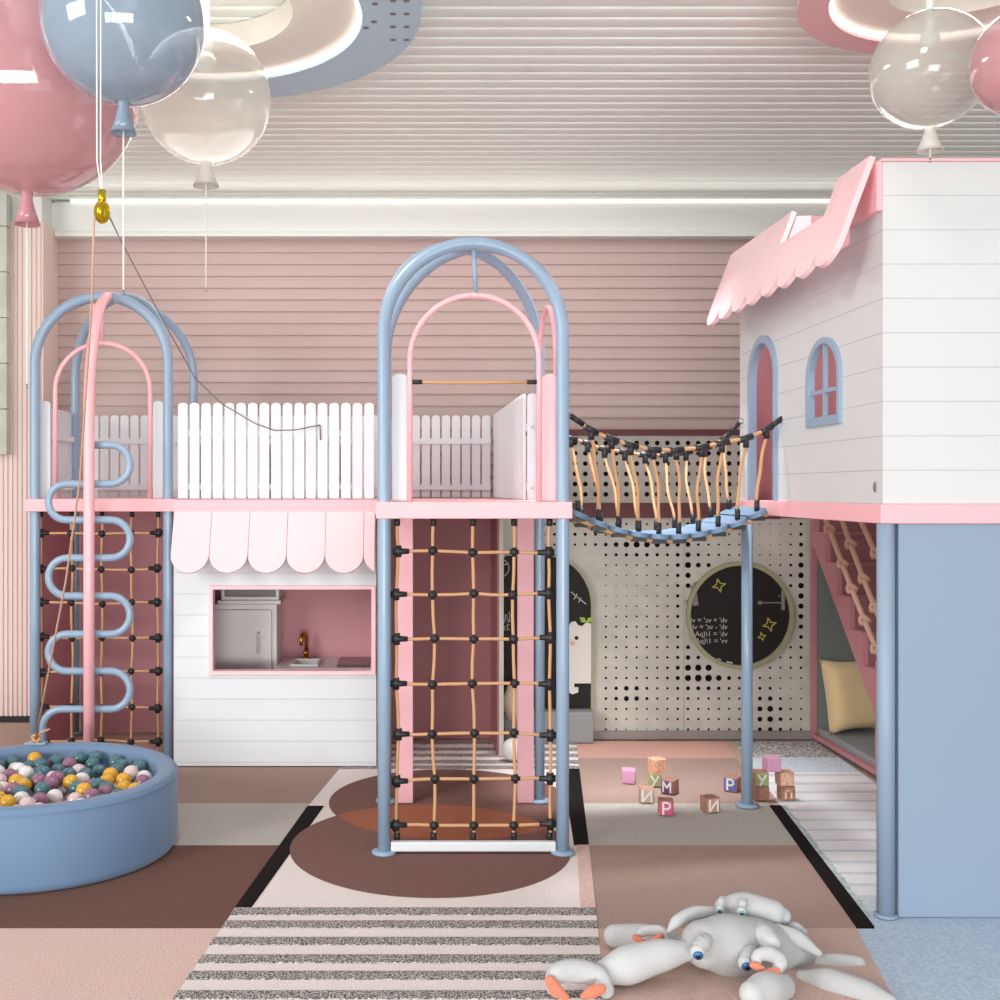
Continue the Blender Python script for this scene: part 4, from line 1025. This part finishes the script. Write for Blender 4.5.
claw(t, [P(757, 966, 3.20), P(758, 956, 3.21), P(770, 954, 3.22), P(780, 961, 3.22), P(776, 971, 3.20)], [.012, .018, .022, .022, .015],
     [([P(753, 965, 3.18), P(758, 967, 3.175), P(763, 968, 3.17)], [.010, .012, .006]), ([P(776, 972, 3.18), P(770, 973, 3.175), P(763, 974, 3.17)], [.013, .014, .008])])
obj('leg', blob(NB(), [P(778, 928, 3.44), P(797, 938, 3.40), P(818, 953, 3.38)], [.014, .024, .012], 14, 6), 'plush_white', t, True)
obj('leg', blob(NB(), [P(784, 923, 3.52), P(796, 927, 3.50), P(805, 932, 3.50)], [.010, .015, .008], 14, 6), 'plush_white', t, True)

# ------------------------------------------------------------------ light
w = bpy.data.worlds.new('World'); scene.world = w; w.use_nodes = True
bg = w.node_tree.nodes['Background']; bg.inputs[0].default_value = (0.94, 0.98, 1.0, 1); bg.inputs[1].default_value = 0.55
def area(name, loc, target, size, power, col=(1, 1, 1), sy=None):
    l = bpy.data.lights.new(name, 'AREA'); l.energy = power; l.color = col; l.shape = 'RECTANGLE'; l.size = size; l.size_y = sy or size
    o = bpy.data.objects.new(name, l); C.objects.link(o); o.location = loc
    o.rotation_euler = (Vector(target) - Vector(loc)).to_track_quat('-Z', 'Y').to_euler()
    return o
area('window_and_fill_light', (-7.0, -2.2, 2.5), (1.0, 5.0, 1.5), 4.0, 380, (.99, .995, 1), 2.4)
area('window_and_fill_light', (3.0, -5.5, 3.0), (1.0, 5.5, 1.2), 3.0, 30, (1, .985, .96), 2.6)
area('window_and_fill_light', (0.3, -3.5, 0.7), (0.3, 6.0, 3.44), 4.5, 340, (.97, 1, .99), 1.4)  # added uplight to brighten the ceiling, like sun bounced off the floor
area('cove_light', (0.6, 6.95, 3.26), (0.6, 6.2, 3.6), 5.2, 5, (1, .97, .92), 0.06)
for (lx, ly, ls, le) in ((-.81, 4.1, .75, 26), (2.06, 3.87, .5, 16)):
    a_ = area('ring_downlight', (lx, ly, 3.31), (lx, ly + .001, 0), ls, le, (1, .99, .97)); a_.data.shape = 'DISK'
dl = area('rug_fill_spot', (1.0, 5.2, 3.42), (1.15, 5.2, 0), .3, 13, (.98, .99, 1)); dl.data.spread = math.radians(52)  # added lamp without a fixture, brightens the rug and the blocks
area('rear_fill_light', (0.4, 6.6, 3.42), (0.4, 6.2, 0), 4.6, 13, (1, .99, .97), 0.12)  # added strip light, brightens the far part of the room
s = bpy.data.lights.new('sun', 'SUN'); s.energy = 0.68; s.angle = math.radians(12); s.color = (1, .98, .95)
so = bpy.data.objects.new('sun', s); C.objects.link(so); so.rotation_euler = Vector((0.75, 1.0, -0.47)).to_track_quat('-Z', 'Y').to_euler()

# ------------------------------------------------------------------ camera
cam = bpy.data.cameras.new('camera'); cam.sensor_width = 36; cam.lens = 36 * FPX / 1000
cam.shift_x = (500 - VX) / 1000; cam.shift_y = -(500 - VY) / 1000
co = bpy.data.objects.new('camera', cam); C.objects.link(co); co.location = (0, 0, EYE); co.rotation_euler = (PI / 2, 0, 0)
scene.camera = co
scene.view_settings.view_transform = 'Standard'; scene.view_settings.look = 'None'; scene.view_settings.gamma = 1.0
scene.view_settings.use_curve_mapping = False; scene.view_settings.exposure = -0.10
